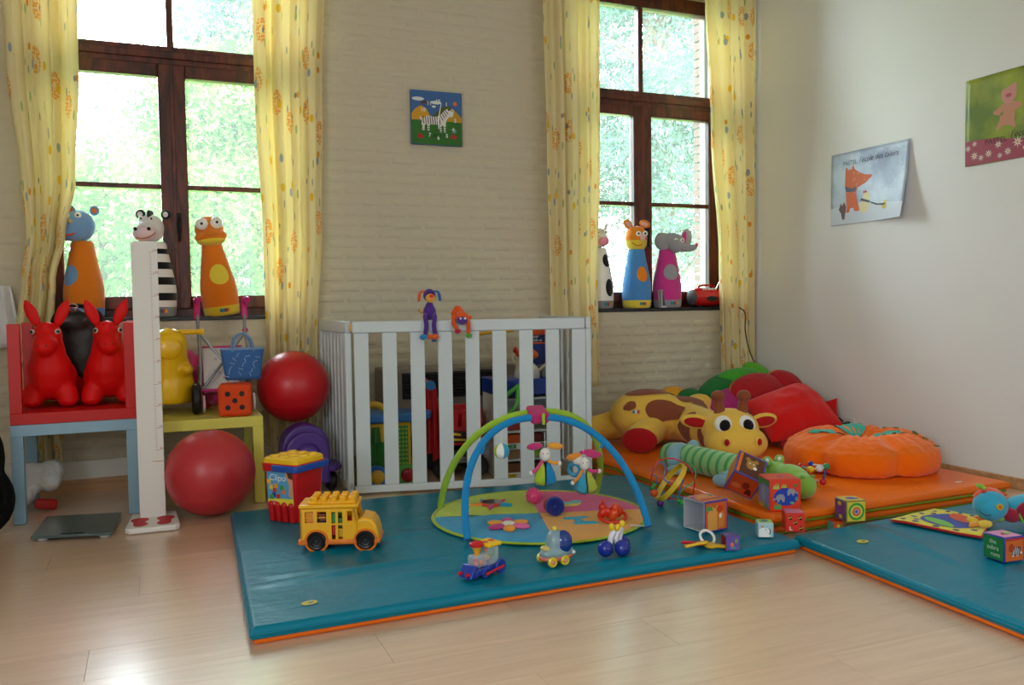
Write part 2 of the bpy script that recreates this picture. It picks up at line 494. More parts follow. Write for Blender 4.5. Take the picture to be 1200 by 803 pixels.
# ------------------------------------------------------------------ trees outside the windows
def leaf_material(name, c1, c2):
    m = bpy.data.materials.new(name); m.use_nodes = True; nt = m.node_tree; out = nt.nodes['Material Output']
    nt.nodes.remove(nt.nodes['Principled BSDF'])
    g = node(nt, 'ShaderNodeNewGeometry'); n = node(nt, 'ShaderNodeTexNoise'); n.inputs['Scale'].default_value = 1.6
    nt.links.new(g.outputs['Position'], n.inputs['Vector'])
    cr = node(nt, 'ShaderNodeValToRGB'); cr.color_ramp.elements[0].position = .35; cr.color_ramp.elements[1].position = .65
    cr.color_ramp.elements[0].color = lin(c1); cr.color_ramp.elements[1].color = lin(c2)
    nt.links.new(n.outputs['Fac'], cr.inputs[0])
    d = node(nt, 'ShaderNodeBsdfDiffuse'); t = node(nt, 'ShaderNodeBsdfTranslucent')
    nt.links.new(cr.outputs[0], d.inputs[0]); nt.links.new(cr.outputs[0], t.inputs[0])
    mx = node(nt, 'ShaderNodeMixShader'); mx.inputs[0].default_value = .3
    nt.links.new(d.outputs[0], mx.inputs[1]); nt.links.new(t.outputs[0], mx.inputs[2]); nt.links.new(mx.outputs[0], out.inputs[0])
    return m
M_bark = mat('bark', '5a4c40', .95, .1, bump=(20, .8, .03))
def tree(lab, base, height, crown, seed, lm, nleaf=9000, clumps=46, leaf=.11):
    r = random.Random(seed)
    t = thing('tree', lab, 'tree', base)
    tr = MB()
    top = Vector((0, 0, height*.8))
    tr.tube(spline([(0, 0, 0), (.1, 0, height*.3), (-.05, .1, height*.55), top]), [.2-.16*i/18 for i in range(19)], 8)
    cl = []
    cx, cy, cz, rx, ry, rz_ = crown
    for i in range(clumps):
        while True:
            p = Vector((r.uniform(-1, 1), r.uniform(-1, 1), r.uniform(-1, 1)))
            if p.length < 1: break
        p = p.normalized()*(p.length**.5)
        c = Vector((cx+p.x*rx, cy+p.y*ry, cz+p.z*rz_)); cl.append((c, r.uniform(.45, .95)))
        if i % 2 == 0:
            s0 = Vector((0, 0, max(height*.15, min(height*.75, c.z-.8))))
            mid = s0.lerp(c, .5)+Vector((r.uniform(-.2, .2), r.uniform(-.2, .2), r.uniform(0, .3)))
            tr.tube(spline([s0, mid, c], 4), [.055-.045*i/8 for i in range(9)], 5)
    tr.build('trunk', M_bark, t)
    lv = MB(); L = []
    vs = []; fs = []
    for i in range(nleaf):
        c, rad = cl[r.randrange(len(cl))]
        p = c+Vector((r.gauss(0, .40), r.gauss(0, .40), r.gauss(0, .28)))*rad
        n = Vector((r.gauss(0, 1), r.gauss(0, 1), r.gauss(.6, 1))).normalized()
        a = n.orthogonal().normalized(); a.rotate(Matrix.Rotation(r.uniform(0, 6.28), 3, n)); b_ = n.cross(a)
        s = leaf*r.uniform(.6, 1.3); k = len(vs)
        vs += [p-a*s, p+b_*s*.45, p+a*s, p-b_*s*.45]; fs.append((k, k+1, k+2, k+3))
    lv.add(vs, fs)
    f = lv.build('foliage', lm, t, ang=None); f['kind'] = 'stuff'
    return t
M_lf1 = leaf_material('fresh_leaves', '2f5a22', '6f9a48')
M_lf2 = leaf_material('blue_green_needles', '26443a', '5c7e68')
tree('broad green tree filling the window behind the orange duck toy', (1.55, 12.2, -.3), 5.4, (0, 0, 2.75, 1.7, 1.4, 2.15), 3, M_lf1, 60000, 90, .048)
tree('low spreading tree seen between the blue hippo and the striped zebra toys', (-.75, 14.4, -.3), 3.6, (0, 0, 2.45, 1.35, 1.2, 1.05), 5, M_lf1, 20000, 40, .066)
tree('tall dark tree whose crown shows in the upper pane beside the second curtain', (1.95, 18.5, -.3), 10.5, (-.1, 0, 7.9, 1.15, 1.2, 2.5), 8, M_lf2, 16000, 34, .085)
tree('tall blue-green conifer close behind the window with the elephant toy', (7.0, 11.0, -.3), 8.2, (0, 0, 4.5, 1.05, 1.2, 3.2), 11, M_lf2, 60000, 90, .045)
tree('pale leafy tree beyond the window with the cow toy', (6.2, 14.4, -.3), 6.5, (-.2, 0, 4.4, .9, 1.0, 2.7), 14, M_lf2, 15000, 44, .066)
tree('thin bare-branched tree beside the outer brick edge of the corner window', (10.6, 12.6, -.3), 5.5, (0, 0, 3.0, 1.1, 1.1, 1.7), 17, M_lf1, 5000, 30, .05)

# ------------------------------------------------------------------ curtains
def curtain_material():
    m = bpy.data.materials.new('yellow_flower_curtain'); m.use_nodes = True; nt = m.node_tree; L = nt.links
    out = nt.nodes['Material Output']; nt.nodes.remove(nt.nodes['Principled BSDF'])
    uv = node(nt, 'ShaderNodeUVMap'); uv.uv_map = 'cloth'
    def mth(op, a, b=None):
        n = node(nt, 'ShaderNodeMath', operation=op)
        for i, q in enumerate((a, b)):
            if q is None: continue
            if isinstance(q, (int, float)): n.inputs[i].default_value = q
            else: L.new(q, n.inputs[i])
        return n.outputs[0]
    def voro(scale, off, rnd=1., feature='F1'):
        mp = node(nt, 'ShaderNodeMapping'); mp.inputs['Location'].default_value = off; mp.inputs['Scale'].default_value = scale
        L.new(uv.outputs[0], mp.inputs[0])
        v = node(nt, 'ShaderNodeTexVoronoi', voronoi_dimensions='2D'); v.inputs['Scale'].default_value = 1; v.inputs['Randomness'].default_value = rnd
        L.new(mp.outputs[0], v.inputs['Vector'])
        sp = node(nt, 'ShaderNodeSeparateColor'); L.new(v.outputs['Color'], sp.inputs[0])
        return v.outputs['Distance'], sp.outputs[0], sp.outputs[1]
    base = node(nt, 'ShaderNodeRGB'); base.outputs[0].default_value = lin('faf1cf'); col = base.outputs[0]
    def over(col, mask, c, fac=1.):
        mx = node(nt, 'ShaderNodeMix', data_type='RGBA'); L.new(mth('MULTIPLY', mask, fac), mx.inputs[0]); L.new(col, mx.inputs[6]); mx.inputs[7].default_value = lin(c)
        return mx.outputs[2]
    # broad pale yellow wash
    n = node(nt, 'ShaderNodeTexNoise'); n.inputs['Scale'].default_value = 5; L.new(uv.outputs[0], n.inputs['Vector'])
    col = over(col, mth('MULTIPLY', n.outputs['Fac'], .45), 'f7de82')
    # leaves and stems
    d, r, g = voro((15, 5.5, 1), (.3, .2, 0), .9)
    col = over(col, mth('MULTIPLY', mth('LESS_THAN', d, .15), mth('LESS_THAN', r, .16)), 'b4c58a', .85)
    d, r, g = voro((24, 6.5, 1), (3.3, 1.2, 0), .9)
    col = over(col, mth('MULTIPLY', mth('LESS_THAN', d, .15), mth('LESS_THAN', r, .10)), '9aa4a6', .85)
    # orange umbels: clusters of dots inside a larger arc
    d, r, g = voro((4.4, 3.3, 1), (1.1, .4, 0), .75)
    d2, r2, g2 = voro((52, 52, 1), (0, 0, 0), .6)
    ring = mth('MULTIPLY', mth('LESS_THAN', d, .24), mth('GREATER_THAN', d, .07))
    col = over(col, mth('MULTIPLY', mth('MULTIPLY', ring, mth('LESS_THAN', r, .42)), mth('LESS_THAN', d2, .44)), 'f3b852', .95)
    # round yellow and orange flowers
    d, r, g = voro((6.0, 5.2, 1), (.7, 3.1, 0), .9)
    col = over(col, mth('MULTIPLY', mth('LESS_THAN', d, .13), mth('LESS_THAN', r, .22)), 'f2cf4a')
    col = over(col, mth('MULTIPLY', mth('LESS_THAN', d, .10), mth('GREATER_THAN', r, .84)), 'eeb04c')
    # grey-blue thistles
    d, r, g = voro((6.2, 4.4, 1), (5.7, 1.6, 0), .9)
    col = over(col, mth('MULTIPLY', mth('LESS_THAN', d, .11), mth('LESS_THAN', r, .28)), 'a9b4c2', .9)
    col = over(col, mth('MULTIPLY', mth('LESS_THAN', d, .07), mth('GREATER_THAN', r, .86)), '808a92', .8)
    df = node(nt, 'ShaderNodeBsdfDiffuse'); tr = node(nt, 'ShaderNodeBsdfTranslucent')
    L.new(col, df.inputs[0]); L.new(col, tr.inputs[0])
    nb_ = node(nt, 'ShaderNodeTexNoise'); nb_.inputs['Scale'].default_value = 420; L.new(uv.outputs[0], nb_.inputs['Vector'])
    bp = node(nt, 'ShaderNodeBump'); bp.inputs['Strength'].default_value = .2; bp.inputs['Distance'].default_value = .002
    L.new(nb_.outputs['Fac'], bp.inputs['Height']); L.new(bp.outputs[0], df.inputs['Normal'])
    mx = node(nt, 'ShaderNodeMixShader'); mx.inputs[0].default_value = .42
    L.new(df.outputs[0], mx.inputs[1]); L.new(tr.outputs[0], mx.inputs[2]); L.new(mx.outputs[0], out.inputs[0])
    return m
M_curt = curtain_material()
def curtain(lab, keys, folds, amp, seed, uoff):
    """keys: (z, x left, x right, y) from the top down"""
    r = random.Random(seed); ph = [r.uniform(0, 6.28) for _ in range(4)]
    nu, nz = 110, 60
    zt, zb = keys[0][0], keys[-1][0]
    def at(z):
        for a, b in zip(keys, keys[1:]):
            if a[0] >= z >= b[0]:
                t = (a[0]-z)/(a[0]-b[0]); t = t*t*(3-2*t)
                return [a[i]+(b[i]-a[i])*t for i in (1, 2, 3)]
        return keys[-1][1:]
    vs = []; uvs = []
    for j in range(nz):
        z = zt+(zb-zt)*j/(nz-1); xl, xr, yy = at(z)
        for i in range(nu):
            u = i/(nu-1)
            wv = math.sin(2*PI*folds*u+ph[0]+.35*math.sin(z*1.3+ph[1]))+.45*math.sin(2*PI*folds*1.63*u+ph[2]+z*.35)
            a = amp*(.75+.25*math.sin(5*u+ph[3]))*(1.0 if j > 4 else .6+.1*j)
            x = xl+(xr-xl)*(u+.012*math.sin(4*PI*folds*u+ph[1]))
            vs.append((x, yy+a*wv, z)); uvs.append((u*1.05+uoff, z))
    fs = [(j*nu+i, j*nu+i+1, (j+1)*nu+i+1, (j+1)*nu+i) for j in range(nz-1) for i in range(nu-1)]
    me = bpy.data.meshes.new('curtain'); me.from_pydata(vs, [], fs); me.update()
    uvl = me.uv_layers.new(name='cloth')
    for lp in me.loops: uvl.data[lp.index].uv = uvs[lp.vertex_index]
    me.shade_smooth(); me.materials.append(M_curt)
    o = bpy.data.objects.new('curtain', me); COL.objects.link(o)
    q = o.modifiers.new('solid', 'SOLIDIFY'); q.thickness = .0015; q.offset = 0
    return tag(o, lab, 'curtain', 'yellow flowered curtains')
curtain('yellow flowered curtain bunched behind the blue hippo toy and the red hopping animal', [(3.32, -.72, -.33, 5.12), (2.3, -.69, -.35, 5.12), (1.72, -.645, -.385, 5.12), (1.42, -.63, -.445, 5.12), (1.18, -.66, -.50, 5.13), (.9, -.70, -.52, 5.14), (.1, -.72, -.50, 5.15)], 4.0, .030, 3, 0.)
curtain('yellow flowered curtain hanging to the floor between the orange duck toy and the crib', [(3.32, .56, 1.0, 5.12), (2.2, .56, .95, 5.12), (1.5, .585, .93, 5.12), (.8, .59, .885, 5.12), (.1, .60, .88, 5.13)], 4.2, .032, 4, .37)
curtain('yellow flowered curtain with a loose hem behind the end of the crib rail', [(3.32, 2.40, 2.83, 5.12), (2.0, 2.42, 2.825, 5.12), (1.2, 2.43, 2.80, 5.12), (.44, 2.45, 2.815, 5.13)], 4.0, .032, 5, .71)
curtain('yellow flowered curtain in the room corner behind the black cord', [(3.32, 3.66, 4.125, 5.10), (2.2, 3.72, 4.125, 5.10), (1.34, 3.79, 4.12, 5.10), (.52, 3.815, 4.125, 5.11), (.12, 3.81, 4.12, 5.12)], 4.3, .030, 6, 1.13)
# ------------------------------------------------------------------ skittle-shaped cuddly toys on the window sills
PIN = [(.070, 0), (.094, .004), (.101, .02), (.104, .06), (.1065, .11), (.105, .16), (.099, .21), (.089, .26), (.079, .31), (.070, .355), (.063, .39), (.059, .42), (.052, .432)]
def prof_r(z, P=PIN):
    for (r0, z0), (r1, z1) in zip(P, P[1:]):
        if z0 <= z <= z1: return r0+(r1-r0)*(z-z0)/(z1-z0)
    return P[-1][0]
def on_pin(th0, z0, wa, hb, off=.0018, n=22, m=4, square=False):
    """a patch that follows the round side of a skittle; th0 from the front, positive to the viewer's right"""
    vs = []; fs = []
    def pt(a, b):
        z = z0+b; rr = prof_r(z)+off; th = -PI/2+th0+a/prof_r(z0)
        return (rr*math.cos(th), rr*math.sin(th), z)
    mb = MB()
    if square:
        mb.grid(lambda u, v: pt((u*2-1)*wa, (v*2-1)*hb), 5, 3)
        return mb
    vs.append(pt(0, 0))
    for j in range(1, m+1):
        for i in range(n):
            q = 2*PI*i/n; vs.append(pt(wa*j/m*math.cos(q), hb*j/m*math.sin(q)))
    for i in range(n):
        k = (i+1) % n; fs.append((0, 1+i, 1+k))
        for j in range(m-1): fs.append((1+j*n+i, 1+(j+1)*n+i, 1+(j+1)*n+k, 1+j*n+k))
    return mb.add(vs, fs)
def seg_prof(z0, z1, off=0.):
    P = [(prof_r(z0)+off, z0)]+[(r+off, z) for r, z in PIN if z0 < z < z1]+[(prof_r(z1)+off, z1)]
    return P
def pin(lab, name, x, rz, body, base, patch=None, y=5.30, lean=0.):
    t = thing(name, lab, 'soft toy', (x, y, ZS+.0035), rz, rot=(0, lean, rz))
    MB().lathe(seg_prof(.058, .432), 32).build('body', plush(body), t, ang=60)
    MB().lathe([(.02, 0)]+seg_prof(0.0, .058, .0008), 32).build('base', plush(base), t, ang=60)
    if patch:
        c, th, z, a, b = patch; label(on_pin(th, z, a, b).build('belly_patch', plush(c), t, ang=60), 'oval belly patch')
    return t
HEAD_PARTS = ('head', 'ear', 'inner_ear', 'eye', 'pupil', 'nostril', 'nose', 'mouth', 'muzzle', 'mane', 'lower_beak', 'beak', 'jaw', 'trunk_tip')
def big_head(t, k, z0=.425):
    M = Matrix.Translation((0, 0, z0)) @ Matrix.Scale(k, 4) @ Matrix.Translation((0, 0, -z0))
    def go(o):
        for ch in o.children:
            if ch.name.split('.')[0] in HEAD_PARTS: ch.data.transform(M)
            go(ch)
    go(t)
def pin_tag(t, th):
    for i, c in enumerate(('2f6fb5', '3c9a55', '6a3d8f', 'd04a2c', 'e7b52c')):
        o = on_pin(th+(i-2)*.115, .034, .0062, .0105, .0028, square=True).build('sewn_label', ink(c), t)
def eye(t, c, r, d=(0, -1, 0), pr=.45, white='f4f2ec', pupil='17130f', flat=.6):
    d = Vector(d).normalized()
    q = d.to_track_quat('Z', 'Y').to_matrix().to_4x4()
    M = Matrix.Translation(c) @ q
    e = MB().sph((0, 0, 0), (r, r, r*flat), 14, 8, T=M).build('eye', plastic(white, .25), t, ang=80)
    MB().sph((0, 0, r*flat*.72), (r*pr, r*pr, r*flat*.4), 10, 6, T=M).build('pupil', plastic(pupil, .2), e, ang=80)
    return e
# blue hippo
t = pin('blue-headed hippo soft toy with an orange body on the sill by the far curtain', 'skittle_soft_toy', -.375, -.05, 'e8801f', '5f8fc4', ('6d9bd0', -.75, .24, .052, .058))
MB().sph((-.012, -.01, .500), (.072, .072, .074), 20, 14).sph((-.04, -.055, .478), (.068, .055, .052), 20, 12).build('head', plush('7fa6d8'), t, remesh=.009, smooth=4)
for s in (-1, 1):
    MB().sph((.005+s*.05, .01, .575), (.021, .012, .023), 12, 8).build('ear', plush('7fa6d8'), t, ang=80)
    MB().sph((.005+s*.05, -.002, .574), (.012, .004, .014), 10, 6).build('inner_ear', plush('e87d33'), t, ang=80)
    eye(t, (-.03+s*.024, -.066, .545), .015)
    MB().sph((-.05+s*.018, -.108, .512), .007, 8, 6).build('nostril', plush('f0b428'), t, ang=80)
MB().sph((-.058, -.105, .522), (.02, .012, .013), 12, 8).build('nose', plush('f1a531'), t, ang=80)
MB().tube(spline([(-.105, -.075, .466), (-.07, -.106, .451), (-.03, -.104, .455), (.006, -.085, .478)], 5), .0045, 6).build('mouth', plush('d8502a'), t, ang=80)
big_head(t, 1.2)
# zebra
t = pin('black and white striped zebra soft toy standing behind the growth chart', 'skittle_soft_toy', .005, -.15, 'f0ebe8', '8d8d93')
for z0, z1 in ((.095, .138), (.185, .228), (.275, .315), (.362, .392)):
    MB().lathe(seg_prof(z0, z1, .0014), 32).build('stripe', plush('15151a'), t, ang=60)
MB().sph((-.02, 0, .497), (.062, .065, .07), 20, 14).sph((-.035, -.06, .478), (.05, .05, .045), 18, 12).build('head', plush('efe9ea'), t, remesh=.009, smooth=4)
MB().sph((-.038, -.075, .468), (.053, .046, .042), 18, 12).build('muzzle', plush('f2d9dc'), t, ang=80)
for s in (-1, 1):
    MB().sph((-.008+s*.058, .01, .567), (.024, .014, .024), 12, 8).build('ear', plush('17171b'), t, ang=80)
    MB().sph((-.008+s*.058, -.006, .566), (.013, .006, .014), 10, 6).build('inner_ear', plush('efe9ea'), t, ang=80)
    eye(t, (-.03+s*.023, -.055, .54), .014)
    MB().sph((-.042+s*.03, -.112, .487), (.009, .006, .009), 10, 6).build('nostril', plush('15151a'), t, ang=80)
MB().sph((-.02, -.035, .565), (.012, .03, .02), 10, 8).sph((-.018, .02, .572), (.010, .03, .016), 10, 8).build('mane', plush('33333c'), t, ang=80)
MB().tube(spline([(-.07, -.115, .446), (-.04, -.121, .44), (-.005, -.112, .452), (.012, -.095, .47)], 5), .003, 6).build('mouth', plush('c8763a'), t, ang=80)
pin_tag(t, .35); big_head(t, 1.18)
# orange duck
t = pin('orange duck soft toy with big white eyes and a yellow base', 'skittle_soft_toy', .362, .0, 'ec7d1c', 'efd23a', ('f2d94b', .12, .245, .056, .060), lean=-.12)
MB().sph((0, 0, .50), (.070, .06, .066), 20, 14).sph((0, -.03, .462), (.078, .05, .034), 20, 12).build('head', plush('ee8420'), t, remesh=.009, smooth=4)
MB().sph((0, -.03, .446), (.068, .048, .030), 20, 12).build('lower_beak', plush('f2cf3c'), t, ang=80)
MB().sph((-.002, -.075, .478), (.034, .025, .018), 16, 10).sph((.004, -.09, .485), (.016, .014, .012), 10, 8).build('beak', plush('f08a22'), t, remesh=.006, smooth=3)
for s in (-1, 1): eye(t, (s*.034, -.052, .525), .030, (s*.1, -1, .1), .3)
pin_tag(t, .12); big_head(t, 1.2)
# cow
t = pin('black and white cow soft toy half hidden behind the curtain', 'skittle_soft_toy', 2.905, -.45, 'f1efec', '8d8d93', ('17171b', .75, .15, .035, .062))
label(on_pin(.75, .34, .03, .045).build('spot', plush('17171b'), t, ang=60), 'black spot')
MB().sph((0, 0, .495), (.058, .06, .066), 20, 14).sph((.02, -.04, .475), (.045, .045, .04), 18, 12).build('head', plush('f1e9e6'), t, remesh=.009, smooth=4)
MB().sph((.03, -.07, .468), (.036, .024, .030), 16, 10).build('muzzle', plush('ef8fa8'), t, ang=80)
for s in (-1, 1):
    MB().sph((s*.048, .01, .562), (.012, .010, .032), 10, 8, rot=(0, s*.3, 0)).build('ear', plush('f1efec'), t, ang=80)
    eye(t, (.02+s*.022, -.056, .525), .013)
pin_tag(t, .6); big_head(t, 1.12)
# blue one with an orange and yellow head
t = pin('blue-bodied cow soft toy with an orange and yellow head and pink ears', 'skittle_soft_toy', 3.215, -.38, '4f8fd0', 'f0d545', ('ee8b22', .32, .245, .042, .055))
MB().lathe([(.01, .412), (.05, .424), (.066, .45), (.070, .482)], 24).build('jaw', plush('f0cf48'), t, ang=70)
MB().lathe([(.0705, .482), (.071, .505), (.064, .54), (.045, .565), (.02, .575)], 24).build('head', plush('ef8b22'), t, ang=70)
for s in (-1, 1):
    e = MB().sph((s*.055, -.005, .588), (.036, .014, .026), 14, 9, rot=(0, -s*.75 if s < 0 else .35, 0)).build('ear', plush('ef8b22'), t, ang=80)
    MB().sph((s*.052, -.016, .586), (.022, .006, .015), 12, 7, rot=(0, -s*.75 if s < 0 else .35, 0)).build('inner_ear', plush('f2b9ae'), e, ang=80)
    eye(t, (.025+s*.021, -.066, .522), .018)
MB().sph((.03, -.070, .498), (.018, .012, .024), 12, 8).build('nose', plush('f0c3c0'), t, ang=80)
MB().tube(spline([(-.035, -.062, .465), (-.01, -.072, .447), (.025, -.070, .452)], 5), .0025, 6).build('mouth', plush('b0502a'), t, ang=80)
pin_tag(t, .35); big_head(t, 1.12)
# elephant
t = pin('pink-bodied elephant soft toy with a grey head and flapping ears', 'skittle_soft_toy', 3.475, -.36, 'd63f93', '9a9aa0', ('a3a2a8', .12, .26, .055, .058))
MB().sph((.035, -.01, .475), (.082, .066, .062), 20, 14, rot=(0, .25, 0)).sph((.045, -.055, .445), (.05, .05, .045), 16, 10).tube(spline([(.07, -.06, .44), (.105, -.085, .43), (.15, -.09, .432), (.17, -.09, .445)], 5), [.032-.0011*i for i in range(16)], 12).build('head', plush('a5a3a8'), t, remesh=.008, smooth=3)
MB().sph((.172, -.092, .448), (.010, .012, .014), 10, 6).build('trunk_tip', plush('d63f93'), t, ang=80)
for s, c, rr in ((-1, (-.035, -.03, .478), .5), (1, (.135, .02, .505), .15)):
    e = MB().sph(c, (.054 if s < 0 else .046, .016, .060), 16, 10, rot=(0, rr*s, s*.5)).build('ear', plush('a9a7ac'), t, ang=80)
    if s > 0: MB().sph((c[0]-.012, c[1]-.015, c[2]), (.026, .008, .042), 12, 8, rot=(0, rr, .5)).build('inner_ear', plush('d63f93'), e, ang=80)
for s in (-1, 1): eye(t, (.065+s*.02, -.072, .482), .015)
pin_tag(t, .3); big_head(t, 1.12)
# booklet and red radio on the sill
t = thing('booklet', 'small silver-grey booklet leaning between the blue and the pink soft toys', 'booklet', (3.40, 5.225, ZS+.004), .1, rot=(-.10, 0, .1))
MB().box((0, 0, .066), (.085, .010, .13)).build('cover', card('b9bcc0'), t, bevel=.001)
MB().flat([(-.028, -.05), (.012, -.05), (.03, .055), (-.02, .058)], FRONT((.01, -.0056, .066))).build('print', ink('3a4a66'), t)
MB().flat([(-.042, -.064), (-.03, -.064), (-.02, .064), (-.042, .064)], FRONT((0, -.0056, .066))).build('print', ink('7d6f62'), t)
t = thing('radio', 'red rounded CD radio with grey speakers and a silver aerial on the sill', 'radio', (3.80, 5.275, ZS+.004), -.05)
bodyR = MB()
bodyR.grid(lambda u, v: ((u-.5)*.27, -.075*math.cos(2*PI*v)*(1-.35*(2*u-1)**4), .075+.068*math.sin(2*PI*v)*(1-.25*(2*u-1)**4)), 16, 25)
bodyR.build('body', plastic('c4141c', .2), t, ang=70)
for s in (-1, 1):
    MB().sph((s*.128, -.01, .074), (.026, .060, .060), 20, 14).build('speaker', mat('speaker_grey', '53565c', .6, .4, bump=(200, .6, .003)), t, ang=80)
    MB().box((s*.08, 0, .006), (.04, .09, .012)).build('foot', plastic('222226'), t, bevel=.003)
MB().disc(0, 0, .05, .02, FRONT((.005, -.0765, .062)), z=.001).build('display_window', plastic('22252b', .15), t)
for i in range(6): MB().cyl((-.055+i*.021, -.046, .128), (-.055+i*.021, -.05, .139), .007, n=10).build('button', plastic('d5d5da', .3), t)
MB().tube(spline([(-.07, .0, .13), (-.05, 0, .16), (.05, 0, .16), (.07, 0, .13)], 5), .007, 8).build('handle', plastic('b0121a', .25), t)
label(MB().tube([(.10, .03, .12), (.16, .03, .235)], .003, 6).build('aerial', mat('chrome', 'd8d8d8', .15, .5, 1.), t), 'silver aerial')

# ------------------------------------------------------------------ small side tables
def side_table(name, lab, loc, col, rz=0., flip=False, s=.55, h=.472):
    t = thing(name, lab, 'table', loc, rz)
    M = lacquer(col); Tm = Matrix.Translation((0, 0, h)) @ Matrix.Diagonal((1, 1, -1, 1)) if flip else Matrix.Identity(4)
    def bld(mb, n, **k):
        o = mb.build(n, M, t, **k)
        if flip: o.data.flip_normals()
        return o
    bld(MB().bb(-s/2, s/2, -s/2, s/2, h-.054, h, Tm), 'tabletop', bevel=.002)
    for sx in (-1, 1):
        for sy in (-1, 1):
            x = sx*(s/2-.026); y = sy*(s/2-.026)
            bld(MB().bb(x-.026, x+.026, y-.026, y+.026, .0, h-.054, Tm), 'leg', bevel=.002)
    return t
side_table('side_table', 'pale blue square side table carrying the upturned red table', (-.385, 4.81, .004), '8fb4cc', .0)
side_table('side_table', 'glossy red side table turned upside down, legs up, on the pale blue table', (-.383, 4.812, .477), 'c60c0e', .0, flip=True, h=.478)
side_table('side_table', 'lime yellow side table behind the red exercise ball', (.212, 4.77, .004), 'd5cb58', .0, h=.452)

# ------------------------------------------------------------------ red hopping animals
def hopper(lab, loc, rz, s=1.):
    t = thing('hopping_animal', lab, 'toy', loc, rz)
    b = MB()
    b.sph((0, .03, .15), (.125, .155, .12), 20, 14).sph((0, -.03, .20), (.112, .105, .12), 20, 14)
    b.tube([(0, -.035, .22), (0, -.045, .30), (0, -.05, .36)], [.10, .084, .072], 16)
    b.sph((0, -.055, .385), (.074, .08, .074), 18, 12).sph((0, -.115, .345), (.060, .068, .056), 18, 12).sph((0, -.150, .328), (.054, .042, .050), 16, 10)
    for sx in (-1, 1):
        b.tube([(sx*.070, -.035, .10), (sx*.086, -.048, .05), (sx*.088, -.052, .022)], [.058, .055, .052], 14)
        b.sph((sx*.088, -.058, .034), (.052, .054, .034), 14, 8)
        b.tube([(sx*.066, .12, .13), (sx*.082, .14, .05), (sx*.082, .14, .022)], [.065, .054, .050], 14)
    b.sph((0, -.085, .440), (.034, .040, .022), 12, 8)
    b.tube([(0, .15, .2), (0, .185, .26)], [.025, .01], 8)
    M = mat('red_rubber', 'de0e0c', .5, .22, bump=(60, .05, .002))
    b.build('body', M, t, remesh=.0085, smooth=6)
    for sx in (-1, 1):
        MB().lathe([(.010, 0), (.019, .02), (.027, .05), (.030, .075), (.0285, .10), (.022, .125), (.012, .145), (.002, .158)], 16, Matrix.Translation((sx*.042, -.045, .432)) @ Matrix.Rotation(sx*.40, 4, 'Y') @ Matrix.Diagonal((1, .42, 1, 1))).build('ear', M, t, ang=80)
        e = eye(t, (sx*.060, -.112, .408), .0145, (sx*.6, -1, .1), .68, 'cfc9bf')
        MB().sph((sx*.02, -.192, .338), (.006, .004, .006), 8, 6).build('nostril', plastic('a00d10'), t, ang=80)
    t.scale = (s, s, s)
    return t
hopper('red rubber hopping animal beside the left leg of the upturned red table', (-.505, 4.80, .533), -.10, .93)
hopper('red rubber hopping animal next to the growth chart, the black bag at its back', (-.245, 4.80, .533), .10, .93)
# black leather bag behind them
t = thing('leather_bag', 'black leather shoulder bag with a silver buckle behind the red hopping animals', 'bag', (-.385, 5.01, .534), .0)
lm = mat('black_leather', '121214', .33, .5, bump=(22, .4, .01))
bg_ = MB().sph((0, 0, .22), (.155, .048, .22), 20, 12).box((0, .0, .2), (.27, .07, .36)).sph((-.03, -.01, .42), (.11, .04, .07), 14, 10)
bg_.build('body', lm, t, remesh=.012, smooth=5)
MB().tube(spline([(-.13, -.02, .35), (-.1, -.06, .46), (.0, -.065, .505), (.1, -.05, .46), (.13, -.02, .33)], 6), .015, 8, flat=.4).build('strap', lm, t)
label(MB().ring((-.02, -.085, .495), (0, 1, .5), .022, .004, 16, 6).box((-.02, -.085, .495), (.036, .004, .004)).build('buckle', mat('chrome', 'd8d8d8', .15, .5, 1.), t), 'silver buckle')

# ------------------------------------------------------------------ growth chart
t = thing('growth_chart', 'tall white growth chart board with red scale marks and two red footprints on its base', 'growth chart', (-.052, 4.29, .0035), -.02)
Mw = mat('white_board', 'e4e2de', .42, .45)
MB().prism([(-.115, -.165), (-.095, -.19), (.10, -.19), (.118, -.168), (.105, .12), (-.095, .12)], 0, .026).build('base_plate', Mw, t, bevel=.006)
pl = [(-.057, .026), (.057, .026)]+arc((.042, 1.316), .015, 0, PI/2, 5)+arc((-.042, 1.316), .015, PI/2, PI, 5)
MB().prism(pl, -.008, .008, FRONT((0, .02, 0))).build('board', Mw, t, bevel=.002)
Mr = ink('b0402c')
ticks = MB(); T0 = FRONT((0, .0115, 0))
for i in range(91):
    z = .345+i*.01042; L = .022 if i % 10 == 0 else .010
    ticks.flat([(.022 if i % 10 else .020, z-.0008), (.022+L-.002, z-.0008), (.022+L-.002, z+.0008), (.022 if i % 10 else .020, z+.0008)], T0)
o = ticks.build('scale_marks', Mr, t); o['kind'] = 'stuff'
for i in range(10):
    text(str(40+10*i), .014, Mr, t, T0 @ Matrix.Translation((.047, .351+i*.1042, 0)), 'numeral')
MB().flat([(.005, .29), (.055, .29), (.055, .2925), (.005, .2925)], T0).build('printed_line', Mr, t)
for s in (-1, 1):
    f = MB(); TT = TOP((s*.056, -.075, .0268))
    f.disc(0, .045, .040, .046, TT, n=18).disc(s*-.006, -.045, .032, .040, TT, n=16, z=.0002).flat([(-.024, -.04), (.022, -.04), (.03, .045), (-.03, .045)], TT, z=.0001)
    f.build('footprint', ink('c23238'), t)
